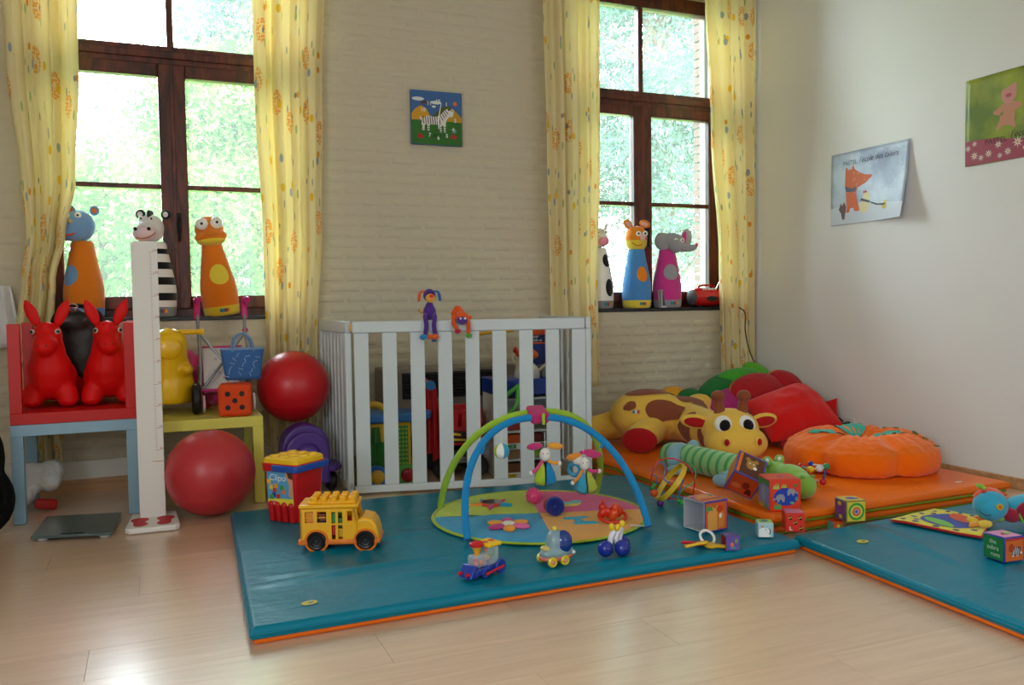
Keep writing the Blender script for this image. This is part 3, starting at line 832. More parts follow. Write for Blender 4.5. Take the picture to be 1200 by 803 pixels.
# scale on the floor
t = thing('bathroom_scale', 'flat grey-green glass bathroom scale on the laminate in front of the blue table', 'scale', (-.372, 4.32, .004), 0)
qd = [(-.175, -.155), (.150, -.235), (.176, .165), (-.152, .235)]
label(MB().prism(qd, .012, .024).build('glass_top', mat('tinted_glass', '4f6163', .12, .6), t, bevel=.002), 'tinted glass top')
for x, y in ((-.13, -.13), (.12, -.19), (.14, .14), (-.12, .19)): MB().cyl((x, y, 0), (x, y, .0125), .022, n=14).build('foot', plastic('c5c9c8'), t)
MB().flat([(-.06, -.165), (.035, -.188), (.038, -.172), (-.057, -.149)], z=.0243).build('display', ink('232b2c'), t)

# ------------------------------------------------------------------ far left edge
t = thing('backpack', 'black cloth bag slumped upright against the pale blue table at the picture edge', 'bag', (-.775, 4.385, .004), 0)
b = MB().sph((0, 0, .16), (.15, .13, .17), 16, 10).sph((-.01, 0, .35), (.125, .11, .2), 16, 10).sph((-.03, 0, .53), (.09, .08, .11), 14, 8)
b.build('body', mat('black_cloth', '0f1012', .85, .2, bump=(30, .7, .02)), t, remesh=.015, smooth=4)
MB().tube(spline([(.06, -.09, .5), (.11, -.10, .35), (.12, -.1, .15)], 6), .012, 6, flat=.4).build('strap', mat('black_cloth', '0f1012', .85, .2), t)
t = thing('plastic_bag', 'crumpled white plastic bag with a red print under the pale blue table', 'bag', (-.605, 4.90, .004), 0)
b = MB(); r = random.Random(4)
for i in range(14): b.sph((r.uniform(-.09, .09), r.uniform(-.05, .04), r.uniform(.05, .2)), r.uniform(.035, .07), 8, 6)
b.build('body', mat('white_plastic', 'dcdcdc', .35, .5, bump=(25, .9, .02)), t, remesh=.014, smooth=1)
MB().box((.05, -.075, .03), (.10, .05, .05), rot=(0, .2, .4)).build('red_print', plastic('b41c1c'), t, bevel=.01)
t = thing('white_cloth', 'white cloth hanging in folds beside the first curtain, at the picture edge', 'cloth', (-.84, 5.20, .82), 0)
MB().grid(lambda u, v: ((u-.5)*(.24+.10*v)*(1 if v < .8 else 1), -.03-.018*math.sin(u*17+v*2)-.012*math.sin(u*31), .33*(1-v)), 40, 10).build('folds', cotton('dfe0e2'), t, solid=.004)
MB().cyl((0, .035, .33), (0, -.035, .33), .012, n=10).build('hook', plastic('c9c9c9'), t)

# ------------------------------------------------------------------ on and around the yellow table
YT = .4565
t = thing('ride_on_animal', 'shiny yellow ride-on animal with a handle bar and black wheels on the yellow table', 'toy', (.052, 4.84, YT), -.03)
My = plastic('f4c015', .25)
b = MB().tube([(0, .02, .055), (0, .02, .09), (0, .015, .16), (0, 0, .23), (0, -.03, .30), (0, -.045, .35)], [.112, .124, .122, .108, .092, .090], 22)
b.sph((0, -.045, .375), (.092, .098, .085), 20, 14).sph((0, .06, .15), (.115, .14, .09), 18, 12).sph((.075, -.03, .235), (.045, .09, .036), 14, 10).sph((-.075, -.03, .235), (.045, .09, .036), 14, 10)
b.build('body', My, t, remesh=.009, smooth=6)
label(MB().sph((.0, -.128, .355), (.064, .022, .060), 20, 10).build('snout', My, t, ang=80), 'round snout disc')
MB().tube([(-.13, -.05, .435), (.165, -.05, .435)], .014, 12).sph((.165, -.05, .435), .016, 10, 8).sph((-.13, -.05, .435), .016, 10, 8).build('handle_bar', My, t)
for sx in (-1, 1):
    for sy in (-.10, .13):
        w = MB().wheel((sx*.128, sy, .0815), (1, 0, 0), .081, .046, 24).build('wheel', mat('black_rubber', '16161a', .5, .4), t)
        MB().wheel((sx*.145, sy, .0815), (1, 0, 0), .035, .02, 16).build('hub', plastic('d03a2a'), w)
t = thing('soft_toy', 'pink soft toy slumped behind the stroller frame on the yellow table', 'soft toy', (.225, 4.97, YT), 0)
b = MB().sph((0, 0, .11), (.085, .06, .115), 16, 10).sph((-.012, -.035, .255), (.066, .055, .058), 16, 10).sph((-.05, -.06, .235), (.04, .035, .034), 12, 8).sph((.06, -.05, .06), (.045, .06, .04), 12, 8)
b.build('body', plush('d8468c'), t, remesh=.01, smooth=4)
for s in (-1, 1): MB().sph((-.01+s*.055, -.02, .305), (.022, .012, .026), 10, 8).build('ear', plush('e0609c'), t, ang=80)
# stroller
t = thing('doll_stroller', 'folding doll stroller with grey tubes and pink handles on the yellow table', 'stroller', (.325, 4.82, YT), 0)
Mg = mat('grey_tube', '8f9094', .35, .5, .6); Mp = plastic('d3267e')
for s in (-1, 1):
    x = s*.128
    MB().tube(spline([(x-s*.004, .10, .53), (x-.006*s, .06, .42), (x+.01, .02, .27), (x, -.06, .075)], 6), .009, 10).build('side_tube', Mg, t)
    MB().tube(spline([(x-.002*s, .105, .50), (x-s*.005, .10, .57), (x, .075, .607), (x+.012, .05, .603)], 6), .0165, 10).build('handle', Mp, t)
    MB().tube(spline([(x-.004*s, .07, .43), (0, .0, .27), (-x, -.05, .11)], 6), .008, 10).build('cross_tube', Mg, t)
    MB().sph((x-.005*s, .072, .435), .016, 10, 8).build('joint', Mp, t)
    for q in (-1, 1):
        w = MB().wheel((x+q*.016, -.065, .0485), (1, 0, 0), .048, .014, 20).build('wheel', plastic('e2dede', .35), t)
        MB().wheel((x+q*.018, -.065, .0485), (1, 0, 0), .024, .018, 16).build('wheel_hub', Mp, w)
    MB().wheel((x, .085, .0485), (1, 0, 0), .048, .016, 20).build('wheel', plastic('e2dede', .35), t)
    MB().tube([(x, .085, .05), (x, .03, .25)], .007, 8).build('rear_tube', Mg, t)
MB().tube([(-.128, -.055, .12), (.128, -.055, .12)], .008, 8).build('cross_bar', Mp, t)
MB().grid(lambda u, v: ((u-.5)*.21, .085-.11*v+.04*math.sin(PI*u)*(.3+v*.6), .345-.24*v), 14, 10).build('seat_cloth', cotton('e9dfdc'), t, solid=.004)
MB().tube([(-.105, .086, .347), (0, .088, .345), (.105, .086, .347)], .005, 6).build('seat_piping', Mp, t)
r = random.Random(3)
for i in range(12):
    u, v = r.uniform(.12, .88), r.uniform(.08, .9)
    p = Vector(((u-.5)*.21, .085-.11*v+.04*math.sin(PI*u)*(.3+v*.6)-.005, .345-.24*v))
    MB().disc(0, 0, .009, T=frame(p, (1, 0, 0), (0, .42, .9)), n=10).build('flower_print', ink(('d9a0b0', 'c9b4c8', 'e0b98c')[i % 3]), t)
# blue hand bag
t = thing('hand_bag', 'small blue denim-print toy hand bag hanging on the stroller handle', 'bag', (.412, 4.70, .635), 0)
Mb = mat('blue_print_cloth', '3f6ca8', .85, .2, bump=(200, .4, .003))
MB().grid(lambda u, v: ((.088+.022*v)*math.copysign(abs(math.cos(2*PI*u))**.55, math.cos(2*PI*u)), .04*math.copysign(abs(math.sin(2*PI*u))**.7, math.sin(2*PI*u))*(.85+.3*v), .16*v), 40, 8).flat([(-.085, -.034), (.085, -.034), (.085, .034), (-.085, .034)]).build('body', Mb, t, ang=50, solid=.004)
MB().tube([(.111*math.copysign(abs(math.cos(a))**.55, math.cos(a)), .047*math.copysign(abs(math.sin(a))**.7, math.sin(a)), .162) for a in [2*PI*i/40 for i in range(40)]], .005, 6, True).build('rim', cotton('7d9cc4'), t)
for y in (-.046, .046):
    MB().tube(spline([(-.055, y, .15), (-.04, y*.8, .215), (0, y*.4, .245), (.04, y*.8, .215), (.055, y, .15)], 6), .009, 8, flat=.5).build('handle', cotton('6f90bd'), t)
r = random.Random(9)
for i in range(16):
    x = -.085+.17*((i*7) % 16)/16+r.uniform(-.004, .004); z = .02+.12*((i*5) % 16)/16
    yy = -.0455-.004*(z/.16)
    a = r.uniform(0, 6.28); pts = [(x+.010*q*math.cos(a)-.005*math.sin(q*2.2)*math.sin(a), yy, z+.010*q*math.sin(a)+.005*math.sin(q*2.2)*math.cos(a)) for q in (-1.2, -.6, 0, .6, 1.2)]
    MB().tube(pts, .0016, 5).build('squiggle_print', ink('a9bfdc'), t)
# dice
t = thing('foam_die', 'orange foam die with black dots on the front of the yellow table', 'toy', (.362, 4.60, YT), -.12)
S = .166
MB().box((0, 0, S/2), (S, S, S)).build('body', mat('orange_foam', 'd9481a', .8, .25, bump=(90, .2, .003)), t, bevel=.022, seg=4)
for x, z in ((-.035, .035), (.035, .035), (0, 0), (-.035, -.035), (.035, -.035)):
    MB().disc(x, z, .0135, T=FRONT((0, -S/2-.0006, S/2))).build('dot', ink('1a1310'), t)
for i in range(2):
    for j in range(3): MB().disc(-.028+.056*i, -.042+.042*j, .0125, T=RIGHT((S/2+.0006, 0, S/2))).build('dot', ink('1a1310'), t)
MB().disc(0, 0, .0135, T=TOP((0, 0, S+.0006))).build('dot', ink('1a1310'), t)
# exercise balls
def ball(lab, c, r_, col, sq=1.):
    t = thing('exercise_ball', lab, 'ball', (c[0], c[1], c[2]-r_*sq), 0)
    M = mat('ball_rubber', col, .36, .5, bump=(4, .05, .01))
    pr = [(max(.002, r_*math.cos(a)), r_*sq+r_*sq*math.sin(a)) for a in [-PI/2+PI*i/40 for i in range(41)]]
    MB().lathe(pr, 56).build('shell', M, t, ang=80)
    MB().wheel((r_*.55*math.cos(-.9), r_*.72*math.sin(-1.2), r_*sq*1.42), (.5, -.75, .45), .012, .004, 14).build('valve', plastic('b8342e'), t)
    for k in range(3):
        zz = r_*sq*(.50+.06*k); rr = math.sqrt(max(0, r_*r_-((zz-r_*sq)/sq)**2))
        MB().ring((0, 0, zz), (0, 0, 1), rr-.0008, .0018, 60, 6).build('rib', M, t)
    return t
ball('dull red exercise ball on the floor in front of the yellow table', (.213, 4.335, .213), .212, 'bd3038', .985)
ball('glossy bright red exercise ball resting on the purple toy by the crib', (.694, 4.83, .570), .199, 'c4101c', 1.)
# purple ride-on
t = thing('ride_on_toy', 'dark purple rounded ride-on toy under the bright red ball', 'toy', (.715, 4.63, .004), 0)
Mpu = plastic('4b2a80', .38)
TT = frame((0, -.045, .235), (1, 0, 0), (0, 0, 1))
def dome(rx, h, y0, y1):
    poly = arc((0, h-rx), rx, 0, PI, 18)+[(-rx, .06), (rx, .06)]
    return MB().prism(poly, y0, y1, FRONT((0, 0, 0)))
dome(.128, .378, -.09, .06).build('body', Mpu, t, bevel=.012, seg=3)
dome(.119, .345, .05, .105).build('front_panel', Mpu, t, bevel=.012, seg=3)
MB().lathe([(.001, .03), (.045, .028), (.062, .015), (.07, 0), (.075, -.02)], 28, frame((0, -.115, .215), (1, 0, 0), (0, 0, 1))).build('boss', Mpu, t, ang=50)
MB().prism([(-.19, -.10), (.15, -.10), (.19, -.04), (.19, .08), (-.19, .08)], .12, .155).build('foot_board', Mpu, t, bevel=.01)
for s in (-1, 1):
    MB().wheel((s*.14, .0, .055), (1, 0, 0), .055, .05, 20).build('wheel', mat('black_rubber', '16161a', .5, .4), t)

# ------------------------------------------------------------------ bucket of blocks and school bus
MZ = .0622
t = thing('toy_bucket', 'red bucket of building blocks with a yellow studded lid and blue handle', 'bucket', (.545, 3.86, MZ), R(40)); t.scale = (1.06, 1.06, 1.0)
def rsq(h, rr, n=5):
    return arc((h-rr, h-rr), rr, 0, PI/2, n)+arc((-h+rr, h-rr), rr, PI/2, PI, n)+arc((-h+rr, -h+rr), rr, PI, 1.5*PI, n)+arc((h-rr, -h+rr), rr, 1.5*PI, 2*PI, n)
def loft(rings):
    mb = MB(); n = len(rings[0][0]); vs = []; fs = []
    for poly, z in rings: vs += [(x, y, z) for x, y in poly]
    for j in range(len(rings)-1):
        for i in range(n): fs.append((j*n+i, j*n+(i+1) % n, (j+1)*n+(i+1) % n, (j+1)*n+i))
    fs.append(tuple(reversed(range(n)))); fs.append(tuple((len(rings)-1)*n+i for i in range(n)))
    return mb.add(vs, fs)
Mred = plastic('c8141a', .3)
loft([(rsq(.070, .02), 0), (rsq(.083, .02), .075), (rsq(.090, .02), .24)]).build('tub', Mred, t)
for s in range(4):
    for i in range(4):
        a = s*PI/2; x = -.055+i*.0366
        TTm = Matrix.Rotation(a, 4, 'Z')
        MB().tube([(x, -.073, .002), (x, -.081, .075)], [.015, .016], 10, T=TTm).sph((x, -.081, .075), .0162, 10, 6, T=TTm).build('flute', Mred, t, ang=60)
loft([(rsq(.097, .022), .225), (rsq(.099, .022), .262)]).build('rim', Mred, t, bevel=.003)
label(MB().bb(-.104, .104, -.106, -.094, .228, .258).bb(-.108, -.096, -.10, .03, .228, .258).bb(.096, .108, -.10, .06, .228, .258).build('carry_handle', plastic('1f4fae', .3), t, bevel=.005), 'blue carry handle')
lid = loft([(rsq(.094, .022), .262), (rsq(.093, .022), .280), (rsq(.087, .02), .286)]).build('lid', plastic('f2c41a', .3), t)
for i in range(3):
    for j in range(3): MB().cyl((-.055+.055*i, -.055+.055*j, .285), (-.055+.055*i, -.055+.055*j, .293), .020, .019, 16).build('stud', plastic('f2c41a', .3), lid)
# printed label on the side that faces the chart
Tl = frame((-.0878, 0, .15), (0, -1, 0), (-.045, 0, 1))
lb = MB().flat([(-.07, -.075), (.07, -.075), (.07, .075), (-.07, .075)], Tl).build('side_label', card('58a5d6'), t)
MB().flat([(-.07, -.075), (.07, -.075), (.07, -.040), (-.07, -.050)], Tl, z=.0004).build('print', ink('e9dc3c'), lb)
MB().flat([(.028, .075), (.07, .075), (.07, -.04), (.045, -.03), (.05, .02)], Tl, z=.0004).build('print', ink('d8a07e'), lb)
MB().flat([(.04, .075), (.07, .075), (.07, .045), (.048, .05)], Tl, z=.0006).build('print', ink('5a3524'), lb)
for i, (x, y, c) in enumerate(((-.06, .03, 'e9c83a'), (-.05, .005, 'e9c83a'), (-.035, -.03, '2d4a9a'), (-.03, -.008, 'd0392b'), (-.022, .012, 'e8a030'), (-.048, -.04, '3f9a4b'), (-.012, -.035, 'd0392b'), (.018, -.012, 'e8813a'), (.010, .005, '3f9a4b'))):
    MB().flat([(x-.010, y-.011), (x+.011, y-.010), (x+.010, y+.011), (x-.009, y+.010)], Tl, z=.0006+i*.0001).build('print', ink(c), lb)
MB().flat([(-.06, -.068), (-.02, -.068), (-.02, -.058), (-.06, -.058)], Tl, z=.0006).build('print', ink('c4548c'), lb)
text('Clipo', .042, ink('eef4fa'), lb, Tl @ Matrix.Translation((-.012, .048, .0008)), shear=.15)

t = thing('toy_bus', 'yellow toy school bus with black wheels and a studded roof on the teal mat', 'toy bus', (.655, 3.315, MZ), R(-20)); t.scale = (1.1, 1.1, 1.08)
By = plastic('f0b015', .3); Bo = plastic('e5771c', .35)
hw = .062
# body as a hollow shell: floor, walls with window openings
def wall_holes(x0, x1, z0, z1, holes, y0, y1, mb):
    xs = sorted({x0, x1, *[h[0] for h in holes], *[h[1] for h in holes]}); zs = sorted({z0, z1, *[h[2] for h in holes], *[h[3] for h in holes]})
    for a, b_ in zip(xs, xs[1:]):
        run = None
        for c, d in zip(zs, zs[1:]):
            mx, mz = (a+b_)/2, (c+d)/2
            if any(h[0] < mx < h[1] and h[2] < mz < h[3] for h in holes): continue
            mb.bb(a, b_, y0, y1, c, d)
holes = [(-.128, -.098, .122, .142), (-.128, -.098, .102, .119), (-.085, -.052, .122, .142), (-.085, -.052, .102, .119), (-.034, -.020, .098, .140), (-.011, .005, .098, .140), (-.034, -.020, .040, .092), (-.011, .005, .040, .092), (.022, .040, .106, .142)]
sh = MB()
wall_holes(-.145, .055, .032, .152, holes, -hw, -hw+.006, sh); wall_holes(-.145, .055, .032, .152, holes, hw-.006, hw, sh)
sh.bb(-.145, -.139, -hw, hw, .032, .152); sh.bb(-.145, .055, -hw+.006, hw-.006, .030, .036)
sh.bb(.049, .055, -hw+.006, hw-.006, .03, .10)
sh.build('body', By, t)
hood = [(.052, .030), (.052, .108), (.075, .118), (.108, .110), (.122, .092), (.132, .060), (.134, .034)]
MB().prism(hood, -hw, hw, FRONT((0, 0, 0))).build('hood', By, t, bevel=.010, seg=3)
MB().prism([(.050, .100), (.060, .116), (.048, .155), (.038, .155)], -hw, -hw+.008, FRONT((0, 0, 0))).build('windscreen_post', By, t)
MB().prism([(.050, .100), (.060, .116), (.048, .155), (.038, .155)], hw-.008, hw, FRONT((0, 0, 0))).build('windscreen_post', By, t)
label(MB().bb(-.155, .138, -hw-.004, hw+.004, .020, .040).build('bumper_skirt', Bo, t, bevel=.006), 'orange skirt')
rf = MB().bb(-.150, .062, -hw-.003, hw+.003, .152, .168).bb(-.118, .052, -hw+.006, hw-.006, .166, .178).build('roof', By, t, bevel=.006)
for i in range(5):
    for j in range(3): MB().cyl((-.098+i*.034, -.038+j*.038, .177), (-.098+i*.034, -.038+j*.038, .193), .0135, .0125, 14).build('stud', By, rf, bevel=.002)
for x in (-.088, .085):
    for s in (-1, 1):
        MB().ring((x, s*(hw+.001), .034), (0, 1, 0), .039, .0045, 28, 6).build('wheel_arch', Bo, t)
        w = MB().wheel((x, s*(hw-.006), .0345), (0, 1, 0), .0345, .03, 26).build('wheel', mat('black_plastic', '101014', .35, .5), t)
        MB().ring((x, s*(hw+.009), .0345), (0, 1, 0), .020, .002, 20, 6).wheel((x, s*(hw+.006), .0345), (0, 1, 0), .010, .012, 12).build('hub', mat('black_plastic', '1c1c22', .3, .5), w)
r = random.Random(2)
for i, (x, z, c, d) in enumerate(((-.115, .08, 'd8401f', .05), (-.115, .12, 'e8962a', .04), (-.07, .075, '2a55b0', .045), (-.068, .118, '7a3a20', .03), (-.03, .07, 'c9221c', .04), (-.028, .115, '2f9a46', .04), (.0, .06, 'd8b42c', .035), (.0, .098, '2f7d40', .035), (.03, .085, 'c9301c', .045))):
    tag(MB().box((0, 0, d*.45), (d*.8, .06, d*.9)).cyl((0, 0, d*.9), (0, 0, d*.9+.008), .010, n=10).build('toy_block', plastic(c), None, bevel=.002), '%s toy block seen through the %s of the yellow bus' % (('red-orange', 'pale orange', 'blue', 'brown', 'red', 'bright green', 'mustard yellow', 'dark green', 'scarlet')[i], ('rear window, lower half', 'rear window, upper half', 'second window, lower half', 'second window, upper half', 'left door pane, bottom', 'left door pane, top', 'right door pane, bottom', 'right door pane, top', 'driver window')[i]), 'block', 'blocks inside the toy bus').matrix_world = t.matrix_basis @ Matrix.Translation((x, -.02, z-d*.45))
# ------------------------------------------------------------------ white crib used as a fence
M_crib = mat('crib_white', 'ccd6da', .42, .45, bump=(18, .08, .003))
CR = R(-12.75)
crib = thing('crib', 'white slatted wooden crib standing in front of the radiator and the toy shop', 'crib', (.948, 4.44, .004), CR)
CL, CT = 1.272, .931
MB().bb(.0, CL, -.018, .018, CT-.062, CT).build('top_rail', M_crib, crib, bevel=.006)
MB().bb(.0, CL, -.016, .016, .012, .050).build('bottom_rail', M_crib, crib, bevel=.004)
sm = MB().bb(-.0385, .0385, -.009, .009, .050, CT-.062).mesh('slat'); sm.materials.append(M_crib)
for i in range(9):
    o = bpy.data.objects.new('slat', sm); COL.objects.link(o); o.parent = crib; o.location = (.047+.1487*i, 0, 0)
    q = o.modifiers.new('b', 'BEVEL'); q.width = .003; q.segments = 2
def crib_end(x0, y0, x1, y1, n, wd):
    d = Vector((x1-x0, y1-y0, 0)); L = d.length; a = math.atan2(d.y, d.x)
    T = Matrix.Translation((x0, y0, 0)) @ Matrix.Rotation(a, 4, 'Z')
    MB().bb(0, L, -.016, .016, CT-.062, CT+.003, T).build('end_rail', M_crib, crib, bevel=.006)
    MB().bb(0, L, -.014, .014, .03, .07, T).build('end_rail', M_crib, crib, bevel=.004)
    for xx in (0, L-.04): MB().bb(xx, xx+.04, -.017, .017, 0, CT-.062, T).build('post', M_crib, crib, bevel=.005)
    for i in range(n):
        x = .075+(L-.15)*i/(n-1)
        MB().bb(x-wd/2, x+wd/2, -.008, .008, .07, CT-.062, T).build('slat', M_crib, crib, bevel=.003)
u = Vector((math.cos(-CR), math.sin(-CR)))
def loc(x, y):
    v = Matrix.Rotation(-CR, 3, 'Z') @ Vector((x-.948, y-4.44, 0)); return v.x, v.y
crib_end(*loc(.928, 4.445), *loc(.905, 5.085), 7, .046)
crib_end(*loc(2.212, 4.155), *loc(2.29, 4.95), 8, .046)
MB().bb(-.016, -.002, -.012, .012, CT-.05, CT-.01).build('hinge', mat('brass', 'a8894e', .35, .5, .9), crib)

# dog and monkey on the rail
def on_rail(x): return (x, 4.44-.2262*(x-.948), .9365)
t = thing('soft_toy', 'purple dog soft toy with one orange and one blue ear sitting on the crib rail', 'soft toy', on_rail(1.352), CR-.05)
Pu = plush('54308c')
MB().sph((0, .0, .042), (.036, .028, .044), 16, 10).sph((0, 0, .07), (.024, .022, .03), 12, 8).build('body', Pu, t, remesh=.005, smooth=3)
MB().sph((0, -.004, .132), (.034, .032, .036), 18, 12).build('head', Pu, t, ang=80)
MB().sph((.004, -.028, .117), (.026, .02, .025), 16, 10).build('muzzle', plush('e9a84a'), t, ang=80)
MB().sph((.010, -.048, .128), (.013, .010, .010), 12, 8).build('nose', plush('e2521f'), t, ang=80)
for s, c in ((-1, 'e2622a'), (1, '2d6bb5')):
    label(MB().tube(spline([(s*.024, 0, .155), (s*.048, -.002, .148), (s*.056, -.004, .115), (s*.056, -.004, .10)], 4), [.009, .011, .013, .015, .017, .018, .019, .019, .019, .018, .017, .014, .008], 10, flat=.45).build('ear', plush(c), t, ang=80), '%s ear' % ('orange' if s < 0 else 'blue'))
    MB().sph((.006+s*.011, -.034, .144), (.005, .004, .006), 8, 6).build('eye', plastic('1a1410'), t, ang=80)
    MB().tube(spline([(s*.022, -.008, .03), (s*.026, -.042, .015), (s*.020, -.046, -.03), (s*.026, -.046, -.078)], 5), .0125, 10).build('leg', Pu, t, ang=80)
    MB().sph((s*.030-.006, -.052, -.09), (.021, .018, .016), 12, 8).build('foot', plush('2c86c8' if s < 0 else 'e2622a'), t, ang=80)
    MB().sph((.006+s*.014, -.042, -.098-.008*s), (.016, .014, .013), 12, 8).build('foot', plush('e2622a' if s < 0 else '2a5a8c'), t, ang=80)
MB().tube(spline([(-.03, .02, .04), (-.05, .03, .045), (-.058, .03, .06)], 4), .007, 8).build('tail', plush('d9a04a'), t, ang=80)
t = thing('soft_toy', 'orange monkey soft toy with a purple face slumped over the crib rail', 'soft toy', on_rail(1.508), CR+.05)
Or = plush('e0581f')
MB().sph((-.006, .006, .03), (.040, .030, .036), 16, 10).sph((-.008, .01, .052), (.026, .024, .024), 12, 8).build('body', Or, t, remesh=.005, smooth=3)
MB().sph((.006, -.042, .012), (.038, .030, .032), 16, 10).build('head', Or, t, ang=80)
MB().sph((.004, -.062, -.004), (.030, .018, .024), 16, 10).build('face', plush('5c3a92'), t, ang=80)
for s in (-1, 1):
    MB().sph((.006+s*.044, -.042, .01), (.012, .007, .012), 10, 8).build('ear', Or, t, ang=80)
    MB().sph((.006+s*.012, -.078, .006), (.007, .004, .006), 8, 6).build('eye', plastic('f0eef4'), t, ang=80)
    L = -.05 if s < 0 else -.075
    MB().tube(spline([(s*.028, -.03, .02), (s*.04, -.048, -.02), (s*.030+.010, -.048, L)], 5), .0115, 10).build('arm', Or, t, ang=80)
    MB().sph((s*.030+.012, -.048, L-.012), (.018, .015, .014), 12, 8).build('hand', plush('c02038' if s < 0 else '5fa53c'), t, ang=80)

# ------------------------------------------------------------------ radiator and the toys parked behind the crib
t = thing('wall_heater', 'taupe wall heater with two black louvred grilles behind the crib', 'heater', (1.69, 5.10, .004), 0)
Mh = mat('taupe_metal', '8a7f74', .5, .4); Mk = mat('black_metal', '141414', .5, .4)
MB().bb(-.44, .44, -.10, .115, .02, .625).build('housing', Mh, t, bevel=.012)
MB().bb(-.42, -.36, -.08, .09, 0, .03).bb(.36, .42, -.08, .09, 0, .03).build('foot', Mk, t)
for z0, z1, n in ((.435, .595, 8), (.07, .25, 9)):
    g = MB().bb(-.32, .30, -.106, -.0985, z0, z1).build('grille', Mk, t)
    for i in range(n):
        zz = z0+.012+(z1-z0-.024)*i/(n-1)
        MB().box((-.01, -.110, zz), (.60, .014, .009), rot=(.5, 0, 0)).build('louvre', mat('dark_grey_metal', '2c2b2a', .45, .4), g)
MB().bb(.32, .34, -.104, -.099, .46, .56).build('control_plate', mat('pale_metal', 'a59c92', .4, .4), t)

t = thing('activity_table', 'blue, yellow and green plastic play kitchen behind the crib slats', 'toy', (1.185, 4.70, .004), R(-6))
Yp = plastic('e2b72c'); Bp = plastic('3a7fd0'); Gp = plastic('55b04a')
MB().bb(-.13, .13, -.10, .10, .06, .355).build('body', Yp, t, bevel=.012)
MB().prism([(-.16, -.12), (.12, -.12), (.25, -.05), (.27, .02), (.14, .12), (-.16, .12)], .355, .405).build('top_tray', Bp, t, bevel=.012)
MB().bb(-.17, .15, -.13, .12, .0, .065).build('base', Gp, t, bevel=.014)
MB().bb(-.006, .022, -.112, -.09, .18, .36).build('blue_post', Bp, t, bevel=.004)
gp = MB().bb(.034, .112, -.108, -.099, .11, .335).build('mesh_panel', plastic('3f9a4a'), t, bevel=.004)
for i in range(4):
    for j in range(9): MB().box((.044+.019*i, -.1095, .125+.024*j), (.010, .003, .010), rot=(0, PI/4, 0)).build('panel_diamond', plastic('b9c94a'), gp)
label(MB().bb(-.125, -.02, -.118, -.110, .10, .25).cyl((-.072, -.114, .25), (-.072, -.114, .335), .03, .022, 14).build('flask', mat('green_clear', '3f9a3c', .15, .5, trans=.5), t), 'see-through green flask')
for x, c1, c2 in ((-.075, '2f6fc0', 'e2b72c'), (.095, '5db552', 'a81228')):
    w = MB().wheel((x, -.125, .062), (0, 1, 0), .062, .02, 22).build('dial', plastic(c1), t)
    MB().sph((x+.006, -.134, .058), (.04, .014, .04), 16, 8).build('dial_button', plastic(c2), w, ang=80)
MB().tube(spline([(-.13, -.06, .405), (-.12, -.06, .445), (-.06, -.06, .455), (-.01, -.06, .43)], 5), .02, 10).build('tap', Yp, t)
MB().cyl((.045, -.05, .405), (.045, -.05, .47), .012).sph((.045, -.05, .475), .018, 10, 8).build('red_knob', plastic('b8203c'), t)
t = thing('toy_shopping_cart', 'red toy shopping cart with blue handle ends behind the crib', 'toy cart', (1.585, 4.70, .004), R(-8))
Rp = plastic('c21a1e')
MB().tube(spline([(-.10, -.02, .10), (-.10, -.02, .35), (-.115, -.03, .52), (-.135, -.05, .55)], 6), .022, 10).tube(spline([(-.10, .20, .10), (-.10, .20, .35), (-.115, .19, .52), (-.135, .17, .55)], 6), .022, 10).tube([(-.137, -.07, .55), (-.137, .19, .55)], .018, 10).build('push_frame', Rp, t)
for y in (-.085, .205): MB().cyl((-.137, y-.02, .55), (-.137, y+.02, .55), .028).build('grip_end', plastic('2b7ac4'), t)
bk = MB(); wall_holes(-.09, .17, .20, .40, [(-.02+.045*i, .0+.045*i, .30, .375) for i in range(4)], -.07, -.062, bk)
bk.bb(-.09, .17, .19, .198, .2, .4).bb(.162, .17, -.062, .19, .2, .4).bb(-.09, .17, -.07, .198, .19, .2).bb(-.09, -.082, -.062, .19, .2, .35)
bk.build('basket', Rp, t, bevel=.003)
Tb = FRONT((.03, -.0715, .24))
MB().flat([(-.06, -.035), (.06, -.035), (.05, .03), (-.055, .04)], Tb).build('sticker', ink('3a1a18'), t)
MB().flat([(-.05, .012), (.01, .005), (.01, .018), (-.05, .03)], Tb, z=.0006).flat([(-.05, -.02), (.04, -.026), (.04, -.014), (-.05, -.006)], Tb, z=.0006).build('print', ink('e4c23a'), t)
MB().bb(-.09, .16, -.05, .18, .08, .12).build('undercarriage', mat('grey_plastic', '6e7074', .5), t, bevel=.006)
for x in (-.07, .14):
    for y in (-.06, .19): MB().wheel((x, y, .062), (0, 1, 0), .062, .03, 18).build('wheel', mat('black_plastic', '17171b', .4, .5), t)
